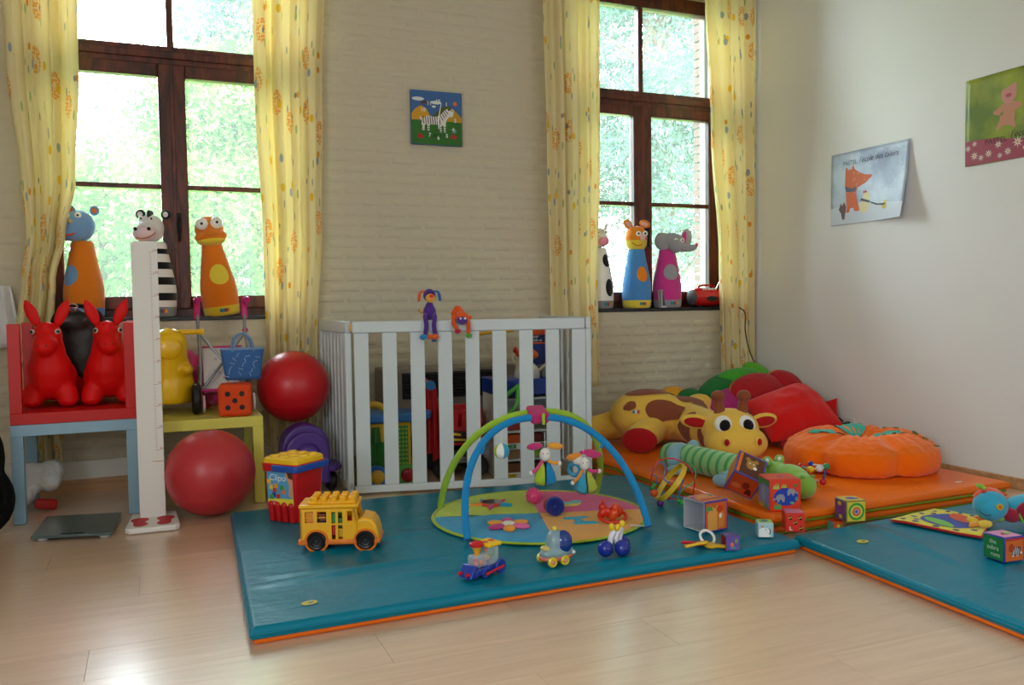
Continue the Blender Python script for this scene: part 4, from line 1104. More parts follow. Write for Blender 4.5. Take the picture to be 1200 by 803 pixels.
# shop stand
t = thing('toy_shop_stand', 'white toy shop stand with a blue counter and price tags behind the right crib slats', 'toy shop', (1.98, 4.60, .004), R(-4))
Wp = plastic('d9dcde', .4); Bl = plastic('1d3fa5', .35)
MB().bb(-.19, .17, -.17, .15, .485, .575).build('counter', Bl, t, bevel=.006)
MB().bb(-.185, -.165, -.15, .15, 0, .485).bb(.145, .165, -.15, .15, 0, .485).bb(-.165, .145, .135, .15, 0, .485).build('side_panel', Wp, t, bevel=.003)
rows = [(.455, None, ''), (.355, 'c02a22', '0.50'), (.265, None, ''), (.175, '2f9a46', '1.00'), (.10, None, ''), (.005, 'e6c622', '1.50')]
for z, c, s in rows:
    sh = MB().bb(-.165, .145, -.165 if c else -.15, .135, z, z+.012).build('shelf', Wp, t, bevel=.002)
    if c:
        MB().bb(-.165, .145, -.170, -.163, z-.002, z+.034).build('price_strip', Wp, sh, bevel=.002)
        for k in range(3):
            x = -.11+.10*k
            MB().flat([(-.026, -.011), (.026, -.011), (.026, .011), (-.026, .011)], FRONT((x, -.1708, z+.016))).build('price_tag', ink(c), sh)
            text(s, .017, ink('1a1a1a' if c == 'e6c622' else 'f2efe8'), sh, FRONT((x, -.1712, z+.016)), 'numeral')
r = random.Random(12)
adj = ['brown', 'dark brown', 'tan', 'lime green', 'orange', 'maroon', 'dull red', 'grey-brown', 'chestnut']
cc = ['8a5a3c', '4c2f22', 'b08a5e', '9cc23c', 'd9621f', '6e2a20', 'a83a2c', '7a6a58', '7a4428']
shelfn = ['bottom shelf', 'second shelf from the floor', 'middle shelf', 'shelf under the red tags', 'top shelf', '']
for q, (z, k) in enumerate(((.018, 2), (.113, 2), (.188, 2), (.278, 2))):
    for j in range(k):
        i = (q*2+j) % 9
        bx_ = MB().bb(-.05, .05, -.05, .05, 0, .062).build('toy_packet', card(cc[i]), None, bevel=.003)
        bx_.matrix_world = t.matrix_basis @ Matrix.Translation((-.07+.125*j, -.06, z))
        tag(bx_, '%s packet on the %s of the toy shop, %s side' % (adj[i], shelfn[q], ('left', 'right')[j]), 'packet', 'packets in the toy shop')
t = thing('game_box', 'dark blue box with an orange band and white lettering standing on the toy shop', 'box', (2.115, 4.685, .581), R(-8))
MB().bb(-.07, .07, -.025, .025, 0, .275).build('carton', card('1c3180'), t, bevel=.001)
MB().flat([(-.07, .19), (.07, .19), (.07, .275), (-.07, .275)], FRONT((0, -.0257, 0))).build('print', ink('d8541c'), t)
MB().flat([(-.07, .20), (.07, .20), (.07, .245), (-.07, .245)], FRONT((0, -.0260, 0))).build('print', ink('2a3160'), t)
text('Super', .022, ink('f0eee8'), t, FRONT((0, -.0265, .235))); text('Cloth-o', .028, ink('f0eee8'), t, FRONT((0, -.0265, .212)))
t = thing('dome_toy', 'white dome toy with an orange fish-shaped rider on the toy shop counter', 'toy', (2.0, 4.53, .58), R(-10))
MB().lathe([(.075, 0), (.078, .02), (.068, .055), (.045, .082), (.012, .094)], 24).build('dome', plastic('dcdcd8'), t, ang=60)
MB().cyl((.015, 0, .09), (.015, 0, .115), .012).build('neck', plastic('e8b42c'), t)
MB().sph((0, 0, .14), (.072, .032, .034), 18, 12, rot=(0, .12, 0)).build('rider', plastic('e8641c', .3), t, ang=80)
MB().sph((-.07, 0, .163), (.014, .02, .02), 12, 8).build('propeller', plastic('d02a20'), t, ang=80)
MB().tube(spline([(-.075, -.005, .15), (-.09, -.01, .12), (-.075, -.01, .09)], 4), .004, 6).build('cord', plastic('e6dfcc'), t)
t = thing('toy_scanner', 'grey toy till with a cream hooked arm on the toy shop counter', 'toy', (2.115, 4.53, .58), R(-6))
MB().bb(-.03, .035, -.04, .06, 0, .07).build('housing', plastic('8a9296'), t, bevel=.006)
MB().tube(spline([(-.09, -.05, .02), (-.04, -.05, .055), (.0, -.05, .082), (.04, -.045, .088), (.055, -.04, .07)], 5), .013, 10, flat=.7).build('arm', plastic('d9d4c0'), t)
t = thing('green_toy_handle', 'bright green plastic loop handle hooked over the front of the toy shop counter', 'toy', (1.845, 4.405, .40), R(-8))
MB().tube(spline([(.05, 0, .15), (.01, 0, .125), (-.035, 0, .09)], 5), .014, 10).tube(spline([(.04, 0, .142), (.035, 0, .06), (.01, 0, .015), (-.03, 0, -.01)], 6), .013, 10).build('loop', plastic('57b83a', .3), t)
t = thing('push_toy', 'push toy with a bent yellow tube handle parked behind the crib', 'toy', (1.815, 4.88, .004), 0)
MB().tube([(0, 0, .06)]+spline([(0, 0, .72), (.0, 0, .80), (.035, 0, .83), (.25, 0, .845)], 5), .010, 10).build('handle', plastic('e0aa22'), t)
MB().bb(-.03, .13, -.05, .06, .03, .09).build('base', plastic('b8322a'), t, bevel=.01)
for s in (-1, 1): MB().wheel((.03, s*.065, .04), (0, 1, 0), .04, .02, 18).build('wheel', plastic('26262c'), t)

# ------------------------------------------------------------------ clock
t = thing('wall_clock', 'square painted clock with a zebra in a green meadow on the white brick wall', 'clock', (1.692, 5.218, 2.208), 0)
h = .170
MB().bb(-h, h, -.012, .013, -h, h).build('board', card('2f5f9a'), t, bevel=.002)
Tc = FRONT((0, -.0126, 0))
def pr_(pts, c, z, n='print'): return MB().flat(pts, Tc, z=z).build(n, ink(c), t, ang=None)
H2 = h-.002
pr_([(-H2, -H2), (H2, -H2), (H2, -.018), (.05, -.008), (-H2, -.018)], '2f6b22', .0003)
pr_([(-H2, -.018)]+arc((-.105, -.018), .063, PI, 0, 12)[:0]+[(-H2, .02), (-.14, .055), (-.105, .075), (-.07, .055), (-.03, -.012)], 'd39a1e', .0003)
pr_([(-.03, -.014), (-.01, .03), (.03, .07), (.07, .085), (.12, .055), (H2, .01), (H2, -.02)], 'b98e22', .0004)
pr_([(-.03, .015), (-.01, .03), (.03, .07), (.07, .085), (.10, .07), (.06, .02), (.02, -.01), (-.02, -.008)], '4d5a20', .0005)
MB().disc(.123, .098, .014, T=Tc, z=.0005).build('print', ink('e0742a'), t)
for x, y, a, b_ in ((-.125, .115, .04, .012), (-.005, .098, .036, .011), (-.02, .072, .014, .007)): MB().disc(x, y, a, b_, Tc, z=.0005).build('print', ink('d9dde0'), t)
pr_([(-.11, .07), (-.10, .10), (-.085, .105), (-.065, .10), (-.06, .07), (-.07, .09), (-.09, .09)], '5a3a1a', .0006)
for x, y in ((-.115, -.115), (.108, -.11)): pr_([(x-.022, y-.012), (x+.015, y-.018), (x+.028, y-.004), (x-.004, y+.016)], 'b2242a', .0006)
pr_(star(5, .02, .008), '8899aa', .0004).location = (.115, 0, -.075)
pr_([(-.03, -.12), (-.018, -.095), (-.008, -.115), (.0, -.09), (.008, -.115), (.022, -.10), (.02, -.122)], '1f4a1c', .0006)
zb = [(-.105, -.045), (-.098, -.01), (-.07, .012), (-.02, .008), (.015, .012), (.045, .045), (.07, .065), (.075, .05), (.092, .055), (.112, .03), (.10, .012), (.085, .015), (.065, -.005), (.058, -.035), (.058, -.09), (.046, -.09), (.042, -.045), (.03, -.045), (.032, -.09), (.02, -.09), (.014, -.04), (-.05, -.042), (-.052, -.085), (-.064, -.085), (-.066, -.042), (-.082, -.045), (-.086, -.085), (-.098, -.085), (-.098, -.05)]
zp = pr_(zb, 'e2dfda', .0008, 'zebra_print')
for x0, y0, x1, y1 in [(-.094+.0155*i, .008-.018*(i % 2)*0, -.088+.0155*i, -.040) for i in range(8)]+[(.022, .018, .042, -.012), (.034, .03, .054, .002), (.045, .042, .066, .015), (.056, .052, .076, .03)]+[(x, -.055-.014*k, x+.011, -.058-.014*k) for x in (.047, .021, -.063, -.097) for k in (0, 1, 2)]:
    d = Vector((x1-x0, y1-y0)); p = Vector((-d.y, d.x)).normalized()*.0028
    MB().flat([(x0-p.x, y0-p.y), (x1-p.x, y1-p.y), (x1+p.x, y1+p.y), (x0+p.x, y0+p.y)], Tc, z=.0011).build('stripe', ink('2e2420'), t)
for i in range(12):
    a = PI/2-2*PI*(i+1)/12
    text(str(i+1), .034, ink('dfe2d8'), t, Tc @ Matrix.Translation((.007+.115*math.cos(a), -.01+.115*math.sin(a), .0014)), 'numeral', bold=.0008)
def hand(a, L, w, z):
    p = Vector((math.cos(a), math.sin(a))); q = Vector((-p.y, p.x))*w; c = Vector((.007, -.010))
    MB().prism([tuple(c-p*.012-q), tuple(c+p*L-q*.4), tuple(c+p*L+q*.4), tuple(c-p*.012+q)], z, z+.0015, Tc).build('clock_hand', plastic('eeeeea'), t)
hand(PI/2-.2, .105, .0045, .004); hand(-PI/2, .06, .005, .006)
MB().cyl((.007, -.012, -.010), (.007, -.022, -.010), .007).build('hub', plastic('eeeeea'), t)

# ------------------------------------------------------------------ posters on the right wall
def mottled(c1, c2, sc):
    m = card(c1).copy(); nt = m.node_tree; tc = node(nt, 'ShaderNodeTexCoord'); n = node(nt, 'ShaderNodeTexNoise')
    n.inputs['Scale'].default_value = sc; n.inputs['Detail'].default_value = 5; cr = node(nt, 'ShaderNodeValToRGB')
    cr.color_ramp.elements[0].position = .38; cr.color_ramp.elements[1].position = .62
    cr.color_ramp.elements[0].color = lin(c1); cr.color_ramp.elements[1].color = lin(c2)
    nt.links.new(tc.outputs['Object'], n.inputs['Vector']); nt.links.new(n.outputs['Fac'], cr.inputs[0])
    nt.links.new(cr.outputs[0], nt.nodes['Principled BSDF'].inputs['Base Color']); return m
def poster(lab, y0, z0, wd, hg, curl, col):
    t = thing('poster', lab, 'poster', (XR, y0, z0), 0)
    def S(a, b, e=0.):
        u, v = a/wd, b/hg
        off = .0025+curl*max(0, u-.35)**2*max(0, 1-v)**1.3*2.2+.0025*(1+math.sin(u*9+v*4))
        return (-off-e, -a, b)
    MB().grid(lambda u, v: S(u*wd, v*hg), 24, 18).build('sheet', mottled(*col), t, ang=80, solid=.0008)
    def P_(pts, c, e=.0012, n='print', div=True):
        if div:
            q = []
            for i in range(len(pts)):
                a, b = pts[i], pts[(i+1) % len(pts)]
                for k in range(3): q.append((a[0]+(b[0]-a[0])*k/3, a[1]+(b[1]-a[1])*k/3))
            pts = q
        c0 = (sum(p[0] for p in pts)/len(pts), sum(p[1] for p in pts)/len(pts))
        # fan with two rings so that the print follows the paper
        n_ = len(pts); vs = [S(*c0, e)]+[S(c0[0]+(p[0]-c0[0])*.5, c0[1]+(p[1]-c0[1])*.5, e) for p in pts]+[S(*p, e) for p in pts]
        fs = [(0, 1+(i+1) % n_, 1+i) for i in range(n_)]+[(1+i, 1+(i+1) % n_, 1+n_+(i+1) % n_, 1+n_+i) for i in range(n_)]
        return MB().add(vs, fs).build(n, ink(c), t, ang=80)
    def strip(x0, x1, f0, f1, c, e=.001):
        return MB().grid(lambda u, v: S(x0+(x1-x0)*u, f0(x0+(x1-x0)*u)*(1-v)+f1(x0+(x1-x0)*u)*v, e), 24, 8).build('print', ink(c), t, ang=80)
    def W(s, size, x, y, c, sh=0., sx=1.):
        o = text(s, size, ink(c), t, Matrix.Identity(4), shear=sh, sx=sx)
        for v in o.data.vertices: v.co = S(x+v.co.x, y+v.co.y, .0022)
        return o
    return t, S, P_, strip, W
def dsk(x, y, a, b, n=16, r_=0.): return [(x+a*math.cos(2*PI*i/n)*math.cos(r_)-b*math.sin(2*PI*i/n)*math.sin(r_), y+a*math.cos(2*PI*i/n)*math.sin(r_)+b*math.sin(2*PI*i/n)*math.cos(r_)) for i in range(n)]
pw, ph = .640, .462
t, S, P_, strip, W = poster('blue-grey poster with an orange fox in the snow, one corner curling off the wall', 4.362, 1.500, pw, ph, .085, ('b4c0cf', '8793ae', 4.5))
strip(.002, pw-.002, lambda x: .002, lambda x: .11+.018*math.sin(x*7), 'c9cedb')
P_([(.125, .355), (.135, .37), (.142, .345), (.18, .35), (.192, .378), (.205, .345), (.235, .325), (.29, .30), (.355, .292), (.345, .275), (.29, .245), (.23, .235), (.215, .20), (.218, .10), (.245, .085), (.235, .075), (.20, .08), (.195, .10), (.165, .10), (.16, .075), (.13, .075), (.14, .10), (.13, .19), (.12, .25)], 'd0622e', .0013, div=False)
P_([(.118, .245), (.19, .222), (.215, .235), (.205, .205), (.135, .205)], '4a5064', .0018)
P_(dsk(.283, .10, .042, .04), 'd9cd9a', .0013); P_(dsk(.300, .155, .03, .035), 'd9cd9a', .0014)
P_([(.275, .185), (.28, .20), (.29, .188), (.30, .203), (.31, .186)], 'b8402c', .0018)
P_([(.25, .14), (.33, .118), (.34, .128), (.26, .155)], '4a4a58', .002)
P_([(.34, .115), (.39, .098), (.46, .088), (.485, .10), (.46, .096), (.39, .107), (.34, .125)], '4a4a58', .0016)
P_(dsk(.468, .085, .022, .02), 'c9b43c', .0014); P_(dsk(.472, .108, .014, .014), 'c9b43c', .0015)
P_([(.07, .10), (.09, .14), (.10, .12), (.115, .145), (.135, .11), (.125, .06), (.12, .03), (.10, .035), (.09, .075)], '6a4a44', .0014, div=False)
r = random.Random(5)
for i in range(70):
    a, b = r.uniform(.02, pw-.03), r.uniform(.14, ph-.02); P_(dsk(a, b, .0028, .0028, 6), 'dfe3ea', .0021, 'snowflake_print', False)
W('PASTEL', .038, .165, .390, '2d3346'); W("l'\u00e9cole des loisirs", .050, .400, .395, '333a50', .28, .9)
t, S, P_, strip, W = poster('green poster with a pink pig above a row of white daisies', 3.350, 1.737, .64, .468, .02, ('64792c', '98a02e', 5.))
strip(.002, .638, lambda x: .002, lambda x: .115+.02*math.sin(x*9+1), 'a04a5a')
P_([(.215, .36), (.225, .37), (.245, .375), (.30, .395), (.305, .36), (.30, .32), (.275, .295), (.235, .295), (.215, .325)], 'c98a80', .0014, div=False)
P_([(.235, .30), (.285, .30), (.33, .285), (.335, .265), (.295, .27), (.29, .20), (.30, .165), (.285, .162), (.265, .18), (.22, .185), (.195, .165), (.185, .175), (.205, .215), (.21, .255), (.17, .25), (.165, .265), (.215, .29)], 'c08468', .0013, div=False)
P_(dsk(.258, .335, .018, .011), 'b4505c', .002)
P_([(.205, .245), (.225, .262), (.222, .235)], '6d7a2c', .002)
P_(dsk(.39, .265, .03, .035), 'd8d8d0', .0013); P_(dsk(.37, .21, .014, .013), 'c09a2c', .0013)
W('PASTEL', .040, .185, .112, '3c2a26'); W("l'\u00e9cole des loisirs", .052, .430, .128, '3c2a26', .28, .9)
for x, y, s in ((.02, .095, .020), (.06, .115, .018), (.06, .05, .026), (.10, .035, .02), (.145, .05, .024), (.20, .09, .024), (.21, .03, .018), (.255, .045, .024), (.31, .085, .032), (.35, .05, .016), (.42, .06, .026), (.48, .04, .022), (.54, .07, .024), (.60, .045, .02)):
    P_([(x+p[0], y+p[1]) for p in star(8, s, s*.35)], 'd9cfcc', .0018, 'daisy_print', False); P_(dsk(x, y, s*.25, s*.25, 8), 'c99a3a', .0024, 'daisy_print', False)

# wall socket, plug and the radio cord
t = thing('wall_socket', 'white wall socket with a black plug above the orange cushions', 'socket', (XR, 4.19, .20), 0)
MB().box((-.006, 0, 0), (.012, .085, .085)).build('plate', plastic('d9d7d0', .4), t, bevel=.003)
MB().cyl((-.012, 0, 0), (-.014, 0, 0), .026, n=20).build('socket_well', plastic('c4c2ba'), t)
tag(MB().tube(spline([(3.97, 5.25, .985), (3.965, 5.16, .975), (3.955, 5.02, .93), (3.955, 5.015, .80), (3.985, 5.01, .66), (4.02, 4.98, .55), (4.06, 4.9, .44), (4.10, 4.75, .34), (4.125, 4.5, .30), (4.122, 4.35, .27), (4.115, 4.22, .22)], 5), .0045, 8).build('radio_cable', plastic('1c1a1a'), None), 'thin black power cord running from the radio down the corner curtain to the wall', 'cable')
t = thing('power_plug', 'small black plug pushed into the white wall socket', 'plug', (XR-.0145, 4.19, .20), 0)
MB().cyl((0, 0, 0), (-.03, 0, 0), .018, .014, 16).tube(spline([(-.03, 0, 0), (-.038, .02, .006), (-.035, .04, .02)], 4), .005, 8).build('body', plastic('17171a'), t)
# ------------------------------------------------------------------ floor mats
def quadp(q, u, v):
    a = Vector(q[0]).lerp(Vector(q[1]), u); b = Vector(q[3]).lerp(Vector(q[2]), u); return a.lerp(b, v)
def pad(q, z0, z1, name, m, parent, amp=.003, seed=0, rnd=.014, nu=90, nv=64, creases=()):
    """a soft panel: the four corners of q (front left, front right, back right, back left) between two heights"""
    L = (Vector(q[1])-Vector(q[0])).length; W_ = (Vector(q[3])-Vector(q[0])).length
    def pos(u, v):
        du = min(u, 1-u)*L; dv = min(v, 1-v)*W_; d = min(du, dv)
        e = 0 if d > rnd else 1-math.sqrt(max(0, 1-(1-d/rnd)**2))
        p = quadp(q, u, v); n_ = noise.noise(Vector((p.x*2.2+seed, p.y*2.2, 0)))+.5*noise.noise(Vector((p.x*6+seed, p.y*5, 3)))
        zz = z1-(z1-z0)*.45*e+amp*n_*(1-e)
        for x0, y0, x1, y1, h_, w_ in creases:
            a_ = Vector((x0, y0)); d_ = Vector((x1-x0, y1-y0)); f_ = max(0, min(1, (Vector((p.x, p.y))-a_).dot(d_)/d_.length_squared))
            dd = (Vector((p.x, p.y))-a_-d_*f_).length+.012*noise.noise(Vector((p.x*7, p.y*7, 9)))
            zz += 1.9*h_*math.exp(-(dd/w_)**2)*math.sin(PI*(.1+.8*f_))*(1-e)
        return (p.x, p.y, zz)
    def rs(t, k, n):                       # rows close together at the rim
        return t
    us = sorted({0, .3*rnd/L, .8*rnd/L, 1.3*rnd/L, 1-1.3*rnd/L, 1-.8*rnd/L, 1-.3*rnd/L, 1, *[i/nu for i in range(1, nu)]})
    vs_ = sorted({0, .3*rnd/W_, .8*rnd/W_, 1.3*rnd/W_, 1-1.3*rnd/W_, 1-.8*rnd/W_, 1-.3*rnd/W_, 1, *[i/nv for i in range(1, nv)]})
    mb = MB(); nU, nV = len(us), len(vs_)
    V = [pos(u, v) for v in vs_ for u in us]; Fc = [(j*nU+i, j*nU+i+1, (j+1)*nU+i+1, (j+1)*nU+i) for j in range(nV-1) for i in range(nU-1)]
    rim = list(range(nU))+[j*nU+nU-1 for j in range(1, nV)]+[(nV-1)*nU+i for i in range(nU-2, -1, -1)]+[j*nU for j in range(nV-2, 0, -1)]
    k = len(V); n = len(rim); cx = sum(V[i][0] for i in rim)/n; cy = sum(V[i][1] for i in rim)/n
    for i in rim:
        p = V[i]; V.append((p[0], p[1], z0+(z1-z0)*.3))
    for i in rim:
        p = V[i]; dx, dy = cx-p[0], cy-p[1]; l = math.hypot(dx, dy); V.append((p[0]+dx/l*.008, p[1]+dy/l*.008, z0))
    for i in range(n):
        j = (i+1) % n
        Fc.append((rim[j], rim[i], k+i, k+j)); Fc.append((k+j, k+i, k+n+i, k+n+j))
    Fc.append(tuple(k+n+i for i in range(n)))
    mb.add(V, Fc); o = mb.build(name, m, parent, ang=50)
    return o
def piping(q, z, name, m, parent, r_=.003):
    P = [quadp(q, u, v) for u, v in [(i/20, 0) for i in range(20)]+[(1, i/20) for i in range(20)]+[(1-i/20, 1) for i in range(20)]+[(0, 1-i/20) for i in range(20)]]
    return MB().tube([(p.x, p.y, z) for p in P], r_, 6, True).build(name, m, parent)
TEAL, ORNG, LIME = '00748e', 'e86c10', '7ea22c'
def vinyl_wrinkled(col, st=.16):
    key = ('wr', col)
    if key in _M: return _M[key]
    m = vinyl(col, .34).copy(); nt = m.node_tree
    bp = [n for n in nt.nodes if n.type == 'BUMP'][0]
    tc = [n for n in nt.nodes if n.type == 'TEX_COORD'][0]
    mp = node(nt, 'ShaderNodeMapping'); mp.inputs['Rotation'].default_value = (0, 0, .35); mp.inputs['Scale'].default_value = (1.2, 7, 1)
    n = node(nt, 'ShaderNodeTexNoise'); n.inputs['Scale'].default_value = 1.6; n.inputs['Detail'].default_value = 3; n.inputs['Distortion'].default_value = 1.5
    nt.links.new(tc.outputs['Object'], mp.inputs[0]); nt.links.new(mp.outputs[0], n.inputs['Vector'])
    b2 = node(nt, 'ShaderNodeBump'); b2.inputs['Strength'].default_value = st; b2.inputs['Distance'].default_value = .025
    nt.links.new(n.outputs['Fac'], b2.inputs['Height']); nt.links.new(bp.outputs[0], b2.inputs['Normal'])
    nt.links.new(b2.outputs[0], nt.nodes['Principled BSDF'].inputs['Normal'])
    _M[key] = m; return m
def floor_mat(lab, q, logo, seed, creases):
    t = thing('floor_mat', lab, 'mat', (0, 0, .0045), 0)
    qi = [tuple(quadp(q, u, v)) for u, v in ((.006, .008), (.994, .008), (.994, .992), (.006, .992))]
    pad(qi, 0, .0195, 'lower_panel', vinyl(ORNG), t, .0, seed)
    pad(q, .0185, .0555, 'upper_panel', vinyl_wrinkled(TEAL), t, .0025, seed, rnd=.018, nu=130, nv=96, creases=creases)
    piping(q, .034, 'seam', vinyl(TEAL), t)
    MB().disc(logo[0], logo[1], .028, .020, z=.0587, n=18, a=.3).build('logo_print', ink('c9b43a'), t)
    MB().disc(logo[0]+.004, logo[1], .012, .007, z=.0591, n=10, a=.6).build('logo_print', ink('4d8a72'), t)
    return t
floor_mat('large teal floor mat with an orange underside under the play gym and the yellow bus', [(.213, 2.555, 0), (2.335, 2.60, 0), (2.355, 4.06, 0), (.285, 4.11, 0)], (.415, 2.70), 0, [(.30, 2.95, .95, 3.02, .006, .022), (.32, 3.04, .70, 3.02, .005, .016), (.75, 2.86, 1.3, 2.76, .005, .02), (1.3, 2.66, 2.1, 2.70, .004, .03), (2.25, 3.45, 2.02, 2.98, .008, .03), (2.2, 2.75, 1.9, 2.62, .005, .02), (.5, 3.25, 1.05, 3.4, .004, .03)])
floor_mat('teal floor mat with an orange underside under the patterned cloth and the wing-eared soft toy', [(2.27, 1.0, 0), (4.10, 1.0, 0), (4.08, 2.785, 0), (2.365, 2.675, 0)], (2.53, 2.47), 5, [(2.74, 2.60, 2.62, 2.10, .007, .028), (2.85, 2.02, 3.3, 2.15, .005, .02), (2.7, 1.9, 3.0, 2.0, .004, .02)])
def stack_mat(lab, x0, x1, y0, y1, z, seed, top):
    t = thing('folding_mat', lab, 'mat', (0, 0, z), 0)
    q = [(x0, y0, 0), (x1, y0+.03, 0), (x1, y1, 0), (x0, y1, 0)]
    qi = [(x0+.012, y0+.018, 0), (x1-.01, y0+.045, 0), (x1-.01, y1, 0), (x0+.012, y1, 0)]
    pad(qi, 0, .0175, 'lower_panel', vinyl(LIME), t, .0, seed, nu=20, nv=20)
    pad(q, .017, .052 if top else .048, 'upper_panel', vinyl_wrinkled(ORNG, .12) if top else vinyl(ORNG), t, .003 if top else 0., seed, rnd=.02)
    piping(q, .030, 'seam', vinyl(ORNG), t)
    if top: MB().disc(x1-.24, y0+.13, .03, .012, z=.0552, n=14, a=.2).build('logo_print', ink('e6cdb8'), t)
stack_mat('lower orange folding mat with a lime underside, directly on the laminate', 2.39, 3.86, 2.83, 4.86, .0045, 9, False)
stack_mat('upper orange folding mat with a lime underside carrying the giraffe and cushions', 2.365, 3.85, 2.80, 4.86, .0545, 3, True)
ZS2 = .1075

# ------------------------------------------------------------------ play gym
G = Vector((1.555, 3.405, .0637)); GA = R(-16.7)
t = thing('play_gym', 'round patchwork baby play gym with two crossing padded arches', 'play gym', tuple(G), 0)
GR = .478
def gym_patch(a0, a1, col, ph):
    def f(u, v):
        a = a0+(a1-a0)*u; rr = GR*v
        x, y = rr*math.cos(a), rr*math.sin(a)
        z = .010+.003*noise.noise(Vector((x*9+ph, y*9, 0)))+.0025*noise.noise(Vector((x*25, y*25+ph, 0)))
        z -= .006*max(0, v-.93)/.07
        return (x, y, z)
    label(MB().grid(f, 22, 18).build('patch', cotton(col), t, ang=70), {'a': 'pink quarter', 'b': 'lime quarter', 'c': 'blue quarter', 'd': 'pale orange quarter'}[ph_name])
for ph_name, k, col in (('a', 0, 'd8548c'), ('b', 1, 'b4c83a'), ('c', 2, '2596c8'), ('d', 3, 'e6a64e')):
    gym_patch(GA+PI/2*k, GA+PI/2*(k+1), col, k*3.3)
MB().lathe([(GR-.01, 0), (GR+.004, .001), (GR+.007, .005), (GR+.003, .010), (GR-.008, .009)], 72, closed=True).build('border', cotton('9fb82c'), t, ang=70)
def arch(A, B, apex, col, r_=.0155):
    A = Vector(A)-G; B = Vector(B)-G; apex = Vector(apex)-G; mid = (A+B)/2
    P = []
    for i in range(41):
        a = PI*i/40
        P.append(mid+(A-mid)*math.copysign(abs(math.cos(a))**.86, math.cos(a))+(apex-mid)*math.sin(a)**.92)
    MB().tube(P, [r_*(1+.05*math.sin(i*2.4)) for i in range(41)], 12).build('arch', cotton(col), t, ang=80)
    return P
zb_ = .075
PB = arch((1.115, 3.135, zb_), (1.868, 2.985, zb_), (1.515, 3.325, .520), '1b86c4')
PG = arch((1.190, 3.715, zb_), (1.985, 3.66, zb_), (1.545, 3.385, .535), '9cc43a')
label(MB().box((1.53-G.x, 3.355-G.y, .528-G.z), (.082, .105, .05), rot=(.3, 0, -.12)).build('joint_cover', cotton('b8306e'), t, bevel=.012, seg=3), 'pink joint cover')
for i, c in ((11, '1b86c4'), (29, '1b86c4')): MB().box(tuple(PB[i]-Vector((0, .012, .022))), (.014, .006, .035), rot=(0, .3, 0)).build('loop_tab', cotton(c), t, bevel=.002)
MB().box((1.53-G.x, 3.29-G.y, .515-G.z), (.014, .006, .05)).build('loop_tab', cotton('9cc43a'), t, bevel=.002)
# pictures sewn on the mat
def onmat(u, v): c, s = math.cos(GA), math.sin(GA); return (u*c-v*s, u*s+v*c)
def applique(n, pts, c, z, th=.005, lab=None):
    o = MB().prism(pts, .008, z).build(n, cotton(c), t, bevel=.002)
    if lab: o['label'] = lab
    return o
cx, cy = onmat(-.20, .19)
for k, c in enumerate(('d24b84', '2a9ac8', 'e08a3a', 'd24b84', '2a9ac8')):
    a = k*2*PI/5+.5; p = [(cx+.035*math.cos(a-.55), cy+.035*math.sin(a-.55)), (cx+.105*math.cos(a), cy+.105*math.sin(a)), (cx+.035*math.cos(a+.55), cy+.035*math.sin(a+.55))]
    applique('star_point', p, c, .020+.001*k)
label(MB().disc(cx, cy, .045, .045, z=.026).build('mirror', mat('mirror_foil', '6a7078', .12, .5, .8), t), 'small mirror'); MB().cyl((cx, cy, .01), (cx, cy, .0255), .052, n=24).build('mirror_frame', cotton('c8503a'), t)
cx, cy = onmat(-.16, -.21)
for k, c in enumerate(('e89a3a', 'd24b84', 'e8a03c', 'b8407c', 'e89a3a', 'e06a9c')):
    a = k*PI/3+.2
    MB().sph((cx+.058*math.cos(a), cy+.058*math.sin(a), .018), (.042, .028, .012), 14, 8, rot=(0, 0, a)).build('flower_petal', cotton(c), t, ang=80)
MB().sph((cx, cy, .022), (.030, .030, .012), 14, 8).build('flower_centre', cotton('d8dccb'), t, ang=80)
cx, cy = onmat(.16, .16)
applique('bird_print', [(cx-.07, cy-.03), (cx, cy-.045), (cx+.07, cy-.01), (cx+.06, cy+.03), (cx, cy+.01), (cx-.05, cy+.02)], '6cc0cc', .0155)
applique('bird_print', [(cx-.06, cy-.045), (cx+.02, cy-.06), (cx+.05, cy-.035), (cx-.02, cy-.03)], 'e0d06a', .0160)
applique('bird_print', [(cx-.05, cy+.025), (cx-.02, cy+.045), (cx-.01, cy+.02)], 'eaeadf', .0160)
cx, cy = onmat(.15, -.17)
applique('bone_print', [onmat(.15+a, -.17+b) for a, b in ((-.02, -.05), (.075, -.055), (.06, -.025), (.02, -.02), (.012, .03), (.055, .05), (.03, .065), (-.06, .055), (-.05, .035), (-.018, .028), (-.010, -.02), (-.03, -.03))], '27a0c0', .0158)
MB().tube([(PB[40].x+.0, PB[40].y+.01, .012), (PB[40].x-.06, PB[40].y+.05, .012)], .008, 6, flat=.3).build('strap', cotton('dddad2'), t)
